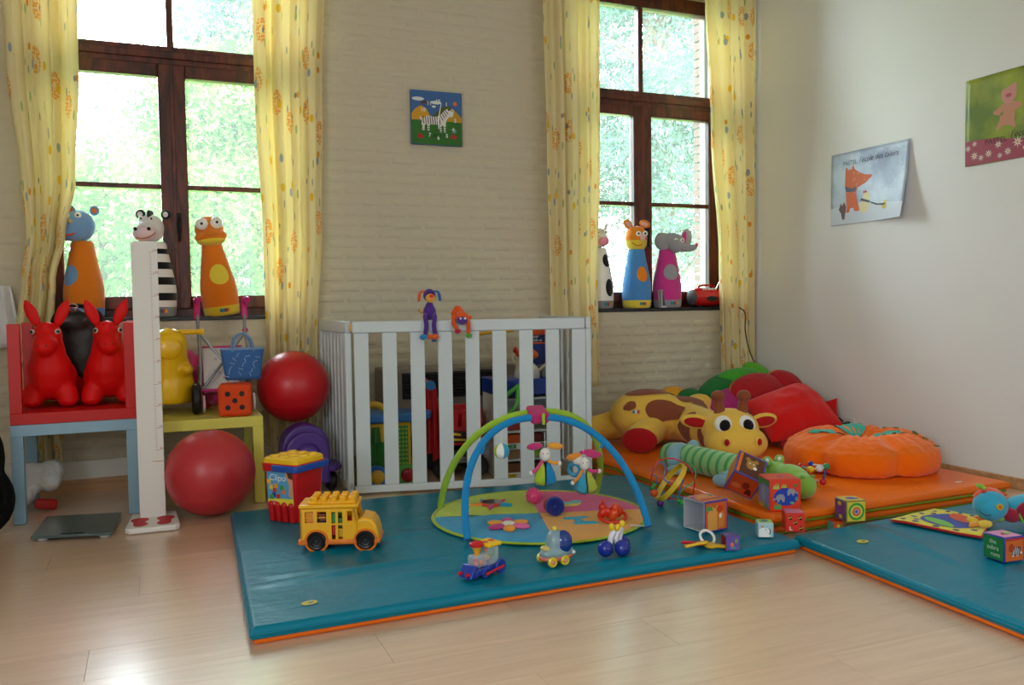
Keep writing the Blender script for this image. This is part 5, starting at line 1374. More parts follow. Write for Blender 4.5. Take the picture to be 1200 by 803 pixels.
# toys that hang from the arches
def string(a, b, t): MB().tube([a, b], .0012, 5).build('string', plastic('e9e9e6'), t)
bp_ = Vector((1.322, 3.27, .395))
t = thing('hanging_ball', 'green, white and blue cloth ball hanging from the blue arch', 'toy ball', tuple(bp_), 0)
for k, c in enumerate(('a9c23a', 'e6e6e0', '2a9cc6', 'a9c23a', 'e6e6e0', '2a9cc6')):
    a0 = k*PI/3+PI*.82
    MB().grid(lambda u, v: (.034*math.sin(PI*v)*math.cos(a0+u*PI/3), .034*math.sin(PI*v)*math.sin(a0+u*PI/3), -.034*math.cos(PI*v)), 7, 14).build('segment', plush(c), t, ang=80)
string((0, 0, .033), (0, .0, .082), t)
def doll(lab, p, rz, tilt, cols, two=False):
    t = thing('hanging_rabbit', lab, 'soft toy', p, rz, rot=(0, tilt, rz))
    c1, c2, e1, e2, a1, a2 = cols
    for s, c in ((-1, c1), (1, c2)):
        MB().add([(0, -.02, .0), (s*.016, -.014, .0), (s*.080, -.03, -.112), (0, -.05, -.118), (s*.012, .014, 0), (s*.07, .04, -.112), (0, .045, -.118), (0, .02, 0)],
                 [(0, 1, 2, 3), (1, 4, 5, 2), (4, 7, 6, 5), (3, 2, 5, 6)]).build('dress_panel', cotton(c), t, ang=60, solid=.004, sub=1)
    MB().sph((0, -.004, .026), (.024, .022, .030), 16, 10).build('head', plush('e6e4de'), t, ang=80)
    for s, c in ((-1, e1), (1, e2)): MB().sph((s*.045, 0, .062), (.036, .014, .016), 14, 8, rot=(0, s*.12, 0)).build('ear', plush(c), t, ang=80)
    for s, c in ((-1, a1), (1, a2)):
        MB().tube(spline([(s*.012, -.01, .0), (s*.035, -.014, -.022+(.012 if s > 0 else -.01)), (s*.058, -.014, -.03+(.02 if s > 0 else -.02))], 4), .008, 8).build('arm', plush(c), t, ang=80)
        MB().sph((s*.062, -.014, -.032+(.02 if s > 0 else -.02)), .010, 10, 8).build('hand', plush('e6e4de'), t, ang=80)
    for s in (-1, 1): MB().sph((s*.009, -.0245, .034), .0028, 8, 6).build('eye', plush('c23a5a'), t, ang=80)
    string((0, 0, .06), (0, .0, .125), t)
    return t
doll('rabbit soft toy in a green and blue dress hanging mid play gym', (1.532, 3.285, .335), R(-20), .0, ('a6c234', '1f86c0', 'c43a78', 'e8a23c', 'd84a84', 'e8a03c'))
t = doll('rabbit soft toy with a teething ring hanging from the right side of the play gym', (1.735, 3.30, .275), R(-20), -.08, ('3aa0c4', 'b0bc4a', 'e8923c', 'd2407c', 'e8923c', 'd2407c'))
MB().ring((-.045, .02, .0), (.3, 1, 0), .026, .010, 20, 8).build('teething_ring', plastic('2a90b8'), t)
MB().sph((-.03, .01, .05), (.026, .022, .028), 14, 8).build('mirror_head', plush('e6e0d8'), t, ang=80)
MB().sph((.02, .01, .075), (.04, .014, .012), 12, 8).build('ear', plush('d2407c'), t, ang=80)

# ------------------------------------------------------------------ small toys round the play gym
GZ = .076
t = thing('spiky_ball', 'pink spiky rubber ball on the lime and pink edge of the play gym mat', 'ball', (1.605, 3.575, GZ), 0)
Mk_ = plastic('e0407c', .4)
MB().sph((0, 0, .036), .034, 18, 12).build('core', Mk_, t, ang=80)
sp = MB()
for i in range(70):
    zz = 1-2*(i+.5)/70; rr = math.sqrt(1-zz*zz); a = i*2.39996; d = Vector((rr*math.cos(a), rr*math.sin(a), zz))
    sp.cyl(tuple(Vector((0, 0, .036))+d*.032), tuple(Vector((0, 0, .036))+d*.042), .0042, .001, 6)
o = sp.build('spikes', Mk_, t, ang=80); o['kind'] = 'stuff'
t = thing('drum_rattle', 'red drum toy with a dark blue disc on the middle of the play gym', 'toy', (1.592, 3.315, GZ), R(-20))
Td = frame((0, 0, .044), (1, 0, 0), (0, .12, 1))
label(MB().lathe([(.002, .012), (.040, .010), (.0425, .004), (.0425, -.012), (.038, -.018), (.002, -.02)], 32, Td).build('disc', plastic('20318c', .3), t, ang=50), 'ridged dark blue disc')
for k in range(5): MB().lathe([(.008+.0065*k, .0118), (.0095+.0065*k, .0135), (.011+.0065*k, .0118)], 28, Td).build('ridge', plastic('20318c', .3), t, ang=50)
MB().lathe([(.002, -.02), (.030, -.022), (.034, -.04), (.030, -.06), (.002, -.064)], 24, Td @ Matrix.Rotation(.35, 4, 'Y')).build('drum', plastic('b01c20'), t, ang=50)
t = thing('bead_rattle', 'red rattle of plump petals in a ring on the play gym', 'toy', (1.775, 3.135, GZ), R(-15))
Rr = plastic('cf2a14', .3)
MB().tube([(.058*math.cos(a), -.018+.040*math.sin(a), .008+.018*(1+math.sin(a))) for a in [2*PI*i/32 for i in range(32)]], .0075, 8, True).build('ring', Rr, t, ang=80)
for i, (x, y, z, c) in enumerate(((-.03, .02, .05, 'cf2a14'), (-.015, -.004, .036, 'd2301a'), (.018, .0, .05, 'e0481c'), (.034, .01, .036, 'd8401a'), (.006, -.016, .03, 'e05022'), (-.04, .0, .034, 'cf2a14'))):
    MB().sph((x, y, z), (.019, .017, .028), 14, 10, rot=(.3, (i-2.5)*.25, 0)).build('petal', plastic(c, .3), t, ang=80)
MB().sph((-.032, .015, .083), .008, 10, 8).build('bead', Rr, t, ang=80)
# see-through train
MZ2 = .0637
t = thing('toy_train', 'clear plastic toy train with a blue base, red funnel and yellow roof', 'toy train', (1.028, 2.73, MZ2), R(24)); t.scale = (.9, .9, .94)
Bl2 = plastic('1f3c9c', .3); Cl = mat('clear_plastic', 'e4ecee', .08, .6, alpha=.28)
MB().prism([(-.085, -.030), (-.070, -.040), (.06, -.036), (.06, .036), (-.07, .040), (-.085, .030)], .012, .036).build('base', Bl2, t, bevel=.005)
label(MB().prism([(-.105, .008), (-.07, .005), (-.062, .05), (-.075, .052)], -.036, .036, FRONT((0, 0, 0))).build('plough', Bl2, t, bevel=.003), 'blue plough front')
MB().bb(-.062, -.002, -.027, .027, .036, .082).build('boiler', Cl, t, bevel=.008, seg=3)
MB().bb(.002, .058, -.032, .032, .036, .106).build('cab', Cl, t, bevel=.006, seg=3)
MB().bb(-.006, .068, -.040, .040, .106, .120).build('roof', plastic('efc21c', .3), t, bevel=.004)
for x in (.012, .046): MB().cyl((x, 0, .1195), (x, 0, .1215), .013, n=18).build('roof_disc', plastic('d84a1c'), t)
MB().lathe([(.010, .078), (.010, .088), (.014, .094), (.020, .112), (.026, .116), (.027, .126), (.016, .130)], 20, Matrix.Translation((-.034, 0, 0))).build('funnel_neck', plastic('e8a81c'), t, ang=40)
MB().lathe([(.0262, .114), (.0285, .118), (.0285, .126), (.020, .131), (.002, .132)], 20, Matrix.Translation((-.034, 0, 0))).build('funnel', plastic('c4161c', .25), t, ang=40)
for x, y, z, c in ((-.05, -.008, .05, 'd8401c'), (-.035, .008, .058, 'c41c1c'), (-.02, -.010, .05, 'e0601c'), (.02, .0, .06, 'd8a41c'), (.036, -.01, .075, '3f9a3c'), (.026, .012, .085, 'd84a1c'), (.042, .01, .062, '3f9a3c')):
    MB().sph((x, y, z), .0105, 10, 8).build('bead', plastic(c), t, ang=80)
for s in (-1, 1):
    MB().wheel((.052, s*.044, .028), (0, 1, 0), .028, .014, 22).build('wheel', Bl2, t)
    MB().wheel((-.03, s*.042, .016), (0, 1, 0), .016, .012, 18).build('wheel', Bl2, t)
    label(MB().tube([(-.04, s*.055, .018), (.058, s*.057, .030)], .0055, 8).build('coupling_rod', plastic('b8182c'), t), 'red coupling rod')
    MB().cyl((-.098, s*.02, .022), (-.112, s*.02, .024), .007).build('buffer', plastic('c41c2c'), t)
# rounded car
t = thing('toy_car', 'rounded grey-blue toy car with a blue windscreen and yellow wheels', 'toy car', (1.318, 2.735, MZ2), R(8))
Cg = plastic('7e9aa4', .3)
MB().sph((.0, 0, .042), (.070, .042, .030), 20, 12).sph((-.004, 0, .075), (.038, .036, .052), 18, 14).sph((.012, 0, .062), (.045, .036, .045), 18, 12).build('body', Cg, t, remesh=.005, smooth=4)
label(MB().sph((0, 0, .026), (.072, .0425, .018), 22, 10).build('underside', plastic('c86a5a', .35), t, ang=80), 'pinkish lower body')
MB().sph((.020, -.015, .078), (.036, .032, .044), 18, 12).build('windscreen', plastic('163a86', .12), t, ang=80)
MB().sph((-.048, 0, .062), (.018, .022, .010), 14, 8).build('boot', plastic('c9b464'), t, ang=80)
MB().sph((-.006, 0, .128), (.009, .009, .010), 12, 8).build('roof_light', plastic('d6c63a'), t, ang=80)
for x in (-.042, .012):
    for s in (-1, 1):
        w = MB().wheel((x, s*.038, .0185), (0, 1, 0), .0185, .016, 22).build('wheel', plastic('d8c82a', .3), t)
        MB().wheel((x, s*.044, .0185), (0, 1, 0), .008, .010, 14).build('hub', plastic('e08a6a'), w)
for s in (-1, 1): MB().sph((.062, s*.018, .036), (.010, .010, .008), 10, 8).build('headlight', plastic('d8dde0'), t, ang=80)
# blue wheeled rattle
t = thing('rolling_rattle', 'dark blue three-ball rolling toy with a white grip and yellow tips', 'toy', (1.562, 2.735, MZ2), R(5)); t.scale = (1.22, 1.22, 1.15)
for x, y in ((-.036, -.005), (.012, -.026), (.042, .02)):
    b_ = MB().sph((x, y, .0265), (.025, .025, .0265), 18, 12).build('roller', plastic('1c2f96', .25), t, ang=80)
    for k in (-1, 0, 1): MB().box((x+.002, y-.0245+abs(k)*.003, .0265+k*.010), (.024, .003, .0025)).build('slot', plastic('0e1a5a'), b_, bevel=.0008)
MB().tube(spline([(-.02, .0, .02), (-.012, .0, .06), (.0, .0, .078)], 4), .009, 8).tube(spline([(.02, .004, .02), (.006, .0, .055), (.026, .004, .085), (.034, .01, .08), (.022, .01, .03)], 5), .008, 8).build('grip', plastic('dcdce6', .3), t, ang=80)
for x, z in ((-.010, .094), (.012, .088), (.03, .098)): MB().sph((x, .0, z), (.010, .009, .013), 12, 8).build('tip', plastic('e2c022', .3), t, ang=80)
# bead maze
t = thing('bead_maze', 'wire bead maze with a tilted yellow wooden band leaning on the orange mats', 'toy', (2.195, 3.315, MZ2), R(-25))
Tm = Matrix.Translation((0, 0, .105)) @ Matrix.Rotation(R(-52), 4, 'Y')
label(MB().lathe([(.098, -.012), (.106, -.012), (.106, .012), (.098, .012)], 40, Tm, closed=True).build('band', plastic('d8b428', .35), t, ang=40), 'yellow band')
def wire(pts, c, r_=.0032): return MB().tube(spline(pts, 8), r_, 6).build('wire', plastic(c, .25), t, ang=80)
wire([(-.085, -.02, .06), (-.095, -.03, .13), (-.065, -.03, .205), (.0, -.03, .225), (.075, -.03, .19), (.105, -.03, .12), (.10, -.02, .05)], 'c41c22')
wire([(-.075, .02, .07), (-.06, .02, .12), (-.085, .02, .15), (-.05, .03, .195), (-.02, .03, .17), (-.03, .02, .12), (0, .0, .10)], '2a78c0')
wire([(-.02, -.05, .03), (.01, -.06, .09), (.05, -.06, .13), (.03, -.05, .06), (.07, -.05, .03)], '2f74b8')
wire([(.02, -.04, .04), (.055, -.04, .085), (.10, -.03, .11), (.112, -.02, .16), (.085, -.01, .2), (.06, 0, .18)], '2f9a58')
wire([(-.04, -.05, .05), (.0, -.05, .04), (.04, -.05, .035)], 'b81c3c')
for x, y, z, c, r_ in ((-.088, -.02, .085, '2f8a3c', .013), (-.078, .01, .088, '3a9a4a', .012), (-.082, -.03, .062, 'e0561c', .018), (-.055, -.04, .017, '5a2a86', .016), (-.015, -.05, .045, 'c02030', .010), (.045, -.05, .022, '2f9a3c', .016), (.078, -.05, .017, '2450b0', .016), (.03, -.05, .030, '2f9a3c', .011), (-.02, -.05, .060, 'c02030', .009)):
    MB().sph((x, y, z), r_, 14, 10).build('bead', plastic(c, .25), t, ang=80)

# ------------------------------------------------------------------ picture cubes
def cube(lab, p, rz, s, faces, prints=(), open_=None, rot=None, edge='3a3f9a', inner='b9bcc4', name='picture_cube', foam=False):
    """faces: colour per side; prints: (side, kind, data, colour) drawn in units of the side"""
    t = thing(name, lab, 'toy block', p, rz, rot=rot)
    h = s/2; w_ = .0022
    if rot:                                  # tilted: let the lowest corner touch what it stands on
        E_ = Euler(rot).to_matrix(); t.location.z = p[2]+.001-min((E_ @ Vector((a, b, c))).z for a in (-h, h) for b in (-h, h) for c in (0, s))
    ax = {'front': frame((0, -h, h), (1, 0, 0), (0, 0, 1)), 'left': frame((-h, 0, h), (0, -1, 0), (0, 0, 1)), 'right': frame((h, 0, h), (0, 1, 0), (0, 0, 1)),
          'back': frame((0, h, h), (-1, 0, 0), (0, 0, 1)), 'top': frame((0, 0, s), (1, 0, 0), (0, 1, 0)), 'bottom': frame((0, 0, 0), (1, 0, 0), (0, -1, 0))}
    if open_:
        b = MB()
        for k, T in ax.items():
            if k != open_: b.bb(-h, h, -h, h, -w_*2, 0, T)
        b.build('carton', card(inner), t)
        for k, T in ax.items():
            if k != open_: MB().bb(-h+.0004, h-.0004, -h+.0004, h-.0004, .0001, .0006, T).build('side_edge', card(edge), t)
    else:
        MB().box((0, 0, h), (s, s, s)).build('carton', card(edge), t, bevel=.003 if not foam else .006)
    i_ = h*.90
    for k, c in faces.items():
        MB().bb(-i_, i_, -i_, i_, .0005, .0012, ax[k]).build('side_panel', card(c), t)
    for n_, (k, kind, d, c) in enumerate(prints):
        T = ax[k]; z = .0016+.00012*n_; mb = MB()
        if kind == 'disc': mb.disc(d[0]*h, d[1]*h, d[2]*h, (d[3] if len(d) > 3 else d[2])*h, T, z)
        elif kind == 'poly': mb.flat([(x*h, y*h) for x, y in d], T, z)
        if kind == 'text': text(d[0], d[1]*h, ink(c), t, T @ Matrix.Translation((d[2]*h, d[3]*h, z)))
        else: mb.build('print', ink(c), t, ang=None)
    return t
grass = lambda x, y, w, h_: [(x-w, y), (x-w*.8, y+h_*.7), (x-w*.4, y+h_*.3), (x-w*.1, y+h_), (x+w*.2, y+h_*.35), (x+w*.6, y+h_*.85), (x+w, y)]
def elephant(x, y, s, f): return [(x+f*a*s, y+b*s) for a, b in ((-.9, -.2), (-.75, .02), (-.55, -.05), (-.5, .25), (-.15, .45), (.3, .42), (.5, .1), (.45, -.45), (.2, -.45), (.15, -.2), (-.1, -.2), (-.15, -.45), (-.38, -.45), (-.42, -.15), (-.7, -.2), (-.85, -.3))]
cube('red picture cube with two grey elephants in a blue pool, on the orange mat corner', (2.487, 2.905, ZS2), R(-19), .138,
     {'front': 'd83a1c', 'left': '7a86b8', 'top': 'e0502a', 'right': 'd83a1c'},
     [('front', 'disc', (.02, -.08, .78, .56), '1f3fa8'), ('front', 'poly', elephant(-.32, -.15, .55, 1), '8f949c'), ('front', 'poly', elephant(.35, .22, .5, -1), '8f949c'),
      ('front', 'poly', grass(-.6, .42, .22, .42), 'a8b45a'), ('front', 'poly', grass(-.1, .5, .18, .3), '9cb84a'), ('front', 'poly', grass(-.5, -.85, .26, .5), '4fa05a'), ('front', 'disc', (.6, .62, .1), '3f7a3c'), ('front', 'poly', grass(.7, -.3, .1, .3), '4fa08a'), ('front', 'disc', (.4, -.45, .14, .07), '5fae8a'),
      ('left', 'poly', [(-.9, .9), (.9, .9), (.9, .5), (0, .65), (-.9, .35)], '4f8a3a'), ('left', 'poly', [(-.3, .4), (.2, .5), (.3, 0), (.2, -.7), (-.1, -.7), (-.2, -.2), (-.5, 0)], '9a9ea6'), ('left', 'poly', grass(-.3, -.9, .5, .5), 'b8a03c'), ('left', 'poly', grass(.5, -.9, .3, .4), '4f9a4a'), ('top', 'disc', (0, -.1, .22, .15), 'c05aa0')], edge='d83a1c')
cube('open cardboard cube with an orange bear picture and a grey inside, on the teal mat', (2.095, 2.902, MZ2), R(7), .128,
     {'front': 'd8581c', 'top': 'd86a2a', 'right': '4a5ab0', 'back': '5a4aa8'},
     [('front', 'poly', [(-.7, -.9), (-.75, .2), (-.4, .7), (-.1, .5), (.1, .8), (.1, -.9)], 'e0a04a'), ('front', 'poly', [(.15, -.8), (.2, .1), (.5, .3), (.7, .0), (.65, -.8)], 'd8883a'), ('front', 'disc', (.3, .45, .3, .22), 'c8401c'), ('front', 'disc', (.35, .0, .12, .16), 'e9e4da'), ('front', 'poly', grass(-.6, .4, .3, .5), '4f9a4a'),
      ('top', 'poly', [(-.8, -.6), (.8, -.6), (.8, -.35), (-.8, -.35)], 'b8481c'), ('top', 'poly', [(-.5, 0), (.5, .1), (.4, .5), (-.4, .5)], 'e09a4a'), ('top', 'disc', (-.7, .4, .15), '5a5ab8'), ('top', 'disc', (.7, .3, .15, .2), '3f8a5a')], open_='left', edge='453a9c')
cube('small white and green cube with a black-eyed white animal at the front mat edge', (2.238, 2.70, MZ2), R(-30), .060,
     {'front': '9cc8d0', 'top': '9cc85a', 'left': '7ab0c0', 'right': 'd5dcdc'},
     [('front', 'poly', [(-.9, -.9), (.5, -.9), (.6, -.3), (.2, .3), (-.4, .35), (-.9, .1)], 'e6eaea'), ('front', 'disc', (.45, -.15, .2, .4), '22262c'), ('front', 'disc', (.3, -.15, .22, .38), 'e6eaea'), ('front', 'disc', (-.0, .1, .08), '22262c'), ('front', 'disc', (-.45, .5, .2, .1), 'd8704a'), ('top', 'disc', (0, 0, .5, .4), '4a7ac0')], edge='b9c4c8')
cube('red cube with black and yellow bees leaning against the orange mats', (2.405, 2.722, MZ2), R(-30), .078,
     {'front': 'd22a1e', 'top': 'd87a9a', 'left': 'c8281e', 'right': '9aa84a'},
     [('front', 'disc', (x, y, .17, .22), '2a1a16') for x, y in ((-.5, .5), (.5, .5), (0, 0), (.6, -.6))]+[('front', 'poly', [(x-.2, y+.02), (x+.15, y+.14), (x+.15, y+.05), (x-.2, y-.07)], 'd8b43a') for x, y in ((-.5, .5), (.5, .5), (0, 0), (.6, -.6))]+[('front', 'poly', [(-.6, -.8), (-.3, -.8), (-.3, -.7), (-.5, -.7), (-.5, -.4), (-.6, -.4)], 'e0dcd0')], edge='c8281e')
cube('small orange-red cube half hidden between the teal mat and the orange stack', (2.70, 2.792, .004), R(-10), .050,
     {'front': 'e0642a', 'top': 'd8421e', 'left': '4f9a8a', 'right': 'd8421e'}, [('front', 'disc', (-.2, .2, .3), 'e8d44a'), ('front', 'disc', (.4, .3, .25), '4f9a4a'), ('top', 'disc', (.1, .1, .3), 'b82a1c')], edge='d8421e')
cube('yellow cube with a green and red ring target on the teal mat edge', (2.735, 2.745, MZ2), R(-13), .092,
     {'front': 'd8c43a', 'left': '5a4a7a', 'top': 'd8c85a', 'right': 'd8b43a'},
     [('front', 'disc', (0, 0, .82), '2f9a3a'), ('front', 'disc', (0, 0, .60), 'd8c84a'), ('front', 'disc', (0, 0, .42), 'c8463a'), ('front', 'disc', (0, 0, .30), 'd88a7a'), ('front', 'disc', (0, 0, .15), '3a6ac0'),
      ('left', 'disc', (0, .1, .5, .6), '7a3a86'), ('left', 'disc', (-.1, .6, .3, .2), 'd8b43a'), ('left', 'disc', (.1, -.6, .3, .2), 'c8b43a'), ('top', 'disc', (0, 0, .5, .4), '6a5ab8'), ('top', 'disc', (.4, -.2, .3, .2), '5a4aa8')], edge='8a7a3a')
cube('green and orange cube with white lettering and a striped zebra beside the soft toy', (2.815, 2.083, MZ2), R(-4), .091,
     {'front': 'd8681c', 'left': '1f7a3a', 'top': 'd88ab8', 'right': '3a4ab0'},
     [('front', 'poly', elephant(.1, -.2, .8, -1), 'e4e0d8')]+[('front', 'poly', [(-.3+.18*i, -.5), (-.2+.18*i, -.5), (-.1+.18*i, .2), (-.2+.18*i, .2)], '25304a') for i in range(5)]+[('front', 'disc', (-.35, .15, .3, .35), 'b8401c'), ('front', 'poly', [(-.9, .9), (.9, .9), (.9, .75), (-.9, .75)], 'c02a2a'),
      ('left', 'text', ('the\nzebra', .5, -.05, .25), 'd5ded0'), ('left', 'text', ('runs', .5, .2, -.5), 'd5ded0'), ('top', 'disc', (.2, .0, .45, .3), '7ac05a'), ('top', 'poly', [(-.5, -.2), (.1, .3), (.0, -.3)], 'c03a4a')], edge='30379a')
cube('tiny purple and red open cube behind the yellow toy keys', (2.005, 2.615, MZ2), R(-17), .054,
     {'front': '5a4a9c', 'top': '4a3a8c', 'right': 'c84a2a', 'back': '5a4a9c'}, [('front', 'disc', (-.1, -.2, .25, .35), 'd8703a'), ('front', 'disc', (.5, .3, .22, .3), '6a9a5a'), ('front', 'poly', [(-.4, -.8), (.4, -.8), (.3, -.5), (-.3, -.5)], '3a8a9a')], open_='left', edge='5a4a9c', inner='8a2a2c')
cube('tilted open cube with a brown bear face, leaning on a blue cube', (2.462, 3.145, ZS2), 0, .132,
     {'top': '5a2e1e', 'front': 'c8481c', 'left': 'd8701c', 'back': '3a4a9a'},
     [('top', 'disc', (.0, .1, .35, .42), 'a8803c'), ('top', 'disc', (-.3, .5, .16), 'a8803c'), ('top', 'disc', (.3, .5, .16), 'a8803c'), ('top', 'disc', (-.12, .2, .06), 'e8e0d0'), ('top', 'disc', (.16, .2, .06), 'e8e0d0'), ('top', 'disc', (.3, -.1, .14), 'e8e4dc'), ('top', 'poly', [(-.9, -.9), (-.7, -.9), (-.7, .9), (-.9, .9)], 'd8701c'),
      ('front', 'disc', (.2, .1, .25, .35), '8a2a18'), ('front', 'disc', (-.4, -.2, .35, .25), 'd86a3a'), ('front', 'poly', [(.3, -.7), (.8, -.7), (.7, -.2), (.4, -.1)], '5a1e14')], open_='right', edge='4a4aa0', rot=(R(38), R(24), R(-34)))
cube('blue cube with a dark red spiral behind the red elephant cube', (2.560, 3.040, ZS2), R(-24), .100,
     {'front': '1f6aa8', 'left': '2a86b8', 'top': '4ab0d8', 'right': '1f6aa8'},
     [('front', 'disc', (-.2, -.1, .62), '8a2a2c'), ('front', 'disc', (-.2, -.1, .50), '2a5a98'), ('front', 'disc', (-.2, -.1, .38), '8a2a2c'), ('front', 'disc', (-.2, -.1, .24), '2a5a98'), ('front', 'disc', (-.2, -.1, .12), '8a2a2c'), ('top', 'poly', [(-.5, -.3), (.2, -.4), (.6, .2), (-.2, .4)], 'b8dcea')], edge='1f6aa8')
# keys
t = thing('toy_keys', 'yellow and red plastic toy keys on a white ring beside the open bear cube', 'toy keys', (1.932, 2.668, MZ2), R(-20))
label(MB().ring((.01, .022, .032), (.25, -.75, .75), .030, .0055, 26, 8).build('key_ring', plastic('e2e2de', .25), t), 'white ring')
def key(x, y, z, a, c, tl):
    pts = arc((0, 0), .024, .5, 2*PI-.5, 14)+[(.03, -.008), (.062, -.008), (.062, -.018), (.072, -.018), (.072, .0), (.080, .0), (.080, .010), (.03, .010)]
    MB().prism(pts, -.0055, .0055, Matrix.Translation((x, y, z)) @ Euler((tl, .06, a)).to_matrix().to_4x4()).build('key', plastic(c, .28), t, bevel=.003)
key(-.022, -.018, .022, R(200), 'e2b41c', .25); key(.012, -.012, .010, R(-12), 'd8aa1c', .1); key(-.016, .012, .012, R(150), 'c4202c', .0)
# ring-and-bead grasping toy
t = thing('grasping_toy', 'wooden rod and bead grasping toy with red, yellow, blue and green balls', 'toy', (2.955, 3.215, ZS2+.0035), R(-40))
nodes = {'a': (-.055, .02, .078, 'c4202c', .0165), 'b': (-.008, .05, .085, '1f2f86', .0165), 'c': (-.012, -.035, .075, 'e2b41c', .0175), 'd': (.028, -.03, .080, 'c9cdd0', .0175), 'e': (.062, -.01, .088, '1f8a4a', .0165), 'f': (.045, -.03, .0155, 'c4202c', .0165), 'g': (-.03, .04, .0155, '1f7ac0', .0155)}
for a, b_, c in (('a', 'c', '3f9a6a'), ('a', 'b', 'c02a2a'), ('b', 'e', 'd8d4c8'), ('c', 'd', 'd8b44a'), ('d', 'e', 'c9cdd0'), ('e', 'f', '2a3f9a'), ('f', 'g', 'd8d4c8'), ('g', 'a', '8a3a3a'), ('b', 'g', '2a3f9a')):
    MB().cyl(nodes[a][:3], nodes[b_][:3], .0052, n=8).build('rod', plastic(c, .3), t)
for k, (x, y, z, c, r_) in nodes.items(): MB().sph((x, y, z), r_, 14, 10).build('bead', plastic(c, .22), t, ang=80)

# ------------------------------------------------------------------ cloth and wing-eared soft toy on the second mat
t = thing('play_cloth', 'yellow spotted play cloth with a red edge and a blue oval on the teal mat', 'cloth', (0, 0, MZ2+.001), 0)
qb = [(2.862, 2.640, 0), (2.962, 2.290, 0), (3.255, 2.475, 0), (3.165, 2.690, 0)]
def bl(u, v, z=0.):
    p = quadp(qb, u, v); return (p.x, p.y, .009+z+.004*noise.noise(Vector((p.x*8, p.y*8, 1))))
MB().grid(lambda u, v: bl(u, v), 30, 24).build('cloth_top', cotton('d8c83a'), t, solid=.006, ang=80)
rim = [bl(u, v, -.003) for u, v in [(i/16, 0) for i in range(16)]+[(1, i/16) for i in range(16)]+[(1-i/16, 1) for i in range(16)]+[(0, 1-i/16) for i in range(16)]]
MB().tube(rim, .006, 6, True).build('edge_piping', cotton('b8262c'), t, ang=80)
def blob(u0, v0, ru, rv, c, z, a=0., n='print'):
    vs = [bl(u0, v0, z)]; k = 20
    for q in (.5, 1.):
        for i in range(k):
            x, y = q*ru*math.cos(2*PI*i/k), q*rv*math.sin(2*PI*i/k)
            vs.append(bl(u0+x*math.cos(a)-y*math.sin(a), v0+x*math.sin(a)+y*math.cos(a), z))
    fs = [(0, 1+i, 1+(i+1) % k) for i in range(k)]+[(1+i, 1+k+i, 1+k+(i+1) % k, 1+(i+1) % k) for i in range(k)]
    MB().add(vs, fs).build(n, cotton(c), t, ang=80)
blob(.52, .48, .36, .37, '2a3f9c', .0040); blob(.62, .68, .13, .26, 'd84a1c', .0058, .9); blob(.44, .30, .11, .27, '6cb03a', .0058, .95)
r = random.Random(3)
for u, v in ((.08, .12), (.1, .35), (.07, .6), (.12, .85), (.3, .93), (.25, .08), (.5, .05), (.72, .07), (.9, .2), (.93, .5), (.9, .8), (.7, .93), (.5, .95), (.2, .22), (.18, .72)):
    blob(u, v, .03+r.random()*.015, .04, '2f3a7a', .0040, r.random()*3)
t = thing('wing_eared_toy', 'turquoise soft toy with a rainbow cap, dark red wings and a green collar', 'soft toy', (3.165, 2.405, MZ2+.012), R(-40))
Tq = plush('3aa4c4')
MB().sph((-.01, -.03, .085), (.066, .060, .064), 24, 16).build('head', Tq, t, ang=80)
cap = MB()
cap.grid(lambda u, v: (-.01+.0685*math.sin(v*1.15)*math.cos(2*PI*u), -.026+.0625*math.sin(v*1.15)*math.sin(2*PI*u)+.010, .088+.0665*math.cos(v*1.15)), 24, 8, wrapu=True)
cap.build('cap', plush('d84a1c'), t, ang=80)
for k, c in enumerate(('b02a4a', 'e07a2a', 'e0b42c', 'c83a2a')):
    a = -.4+k*.62
    MB().sph((-.01+.052*math.sin(a), -.035+.012*k, .128-.014*k), (.022, .024, .018), 12, 8, rot=(0, a, 0)).build('cap_patch', plush(c), t, ang=80)
MB().tube(spline([(-.03, -.02, .148), (-.045, -.02, .162), (-.06, -.02, .16)], 4), .009, 8).build('cap_tip', plush('86b83a'), t, ang=80)
MB().wheel((.012, -.089, .092), (.25, -1, .1), .014, .006, 18).build('eye_patch', plush('c4a82c'), t)
MB().wheel((.013, -.092, .092), (.25, -1, .1), .007, .006, 14).build('eye', plush('d8601c'), t)
MB().tube(spline([(-.058, -.066, .066), (-.04, -.084, .055), (-.02, -.09, .058)], 5), .0022, 6).build('mouth', plush('1f4a6a'), t, ang=80)
MB().ring((.005, -.01, .028), (0, .2, 1), .030, .014, 20, 8).build('collar', plush('7ab03a'), t, ang=80)
for k, (p, r3, ry, c) in enumerate((((.065, -.015, .045), (.042, .022, .03), .4, '9a2038'),)):
    MB().sph(p, r3, 16, 10, rot=(0, ry, 0)).build('wing', plush(c), t, ang=80)
MB().sph((.165, .045, .062), (.115, .070, .062), 24, 14, rot=(0, 0, .1)).build('body', Tq, t, ang=80)
MB().sph((.155, -.012, .055), (.070, .030, .052), 18, 12, rot=(.1, .25, .1)).build('body_patch', plush('9a2038'), t, ang=80)
MB().ring((.155, -.022, .055), (.1, -1, .1), .056, .005, 24, 6).build('green_edging', plush('7ab03a'), t, ang=80)
MB().sph((.165, -.036, .052), (.03, .014, .024), 14, 8).build('green_patch', plush('4f8a3a'), t, ang=80)
MB().sph((.20, .06, .118), (.06, .04, .016), 14, 8).build('yellow_patch', plush('d8b43a'), t, ang=80)
for x, y, c, ry in ((-.075, -.055, 'e2b83a', .3), (-.04, -.085, 'e8c44a', -.2), (-.055, -.03, 'd8701c', .1)):
    MB().sph((x, y, .018), (.030, .018, .017), 12, 8, rot=(0, ry, y*9)).build('paw', plush(c), t, ang=80)
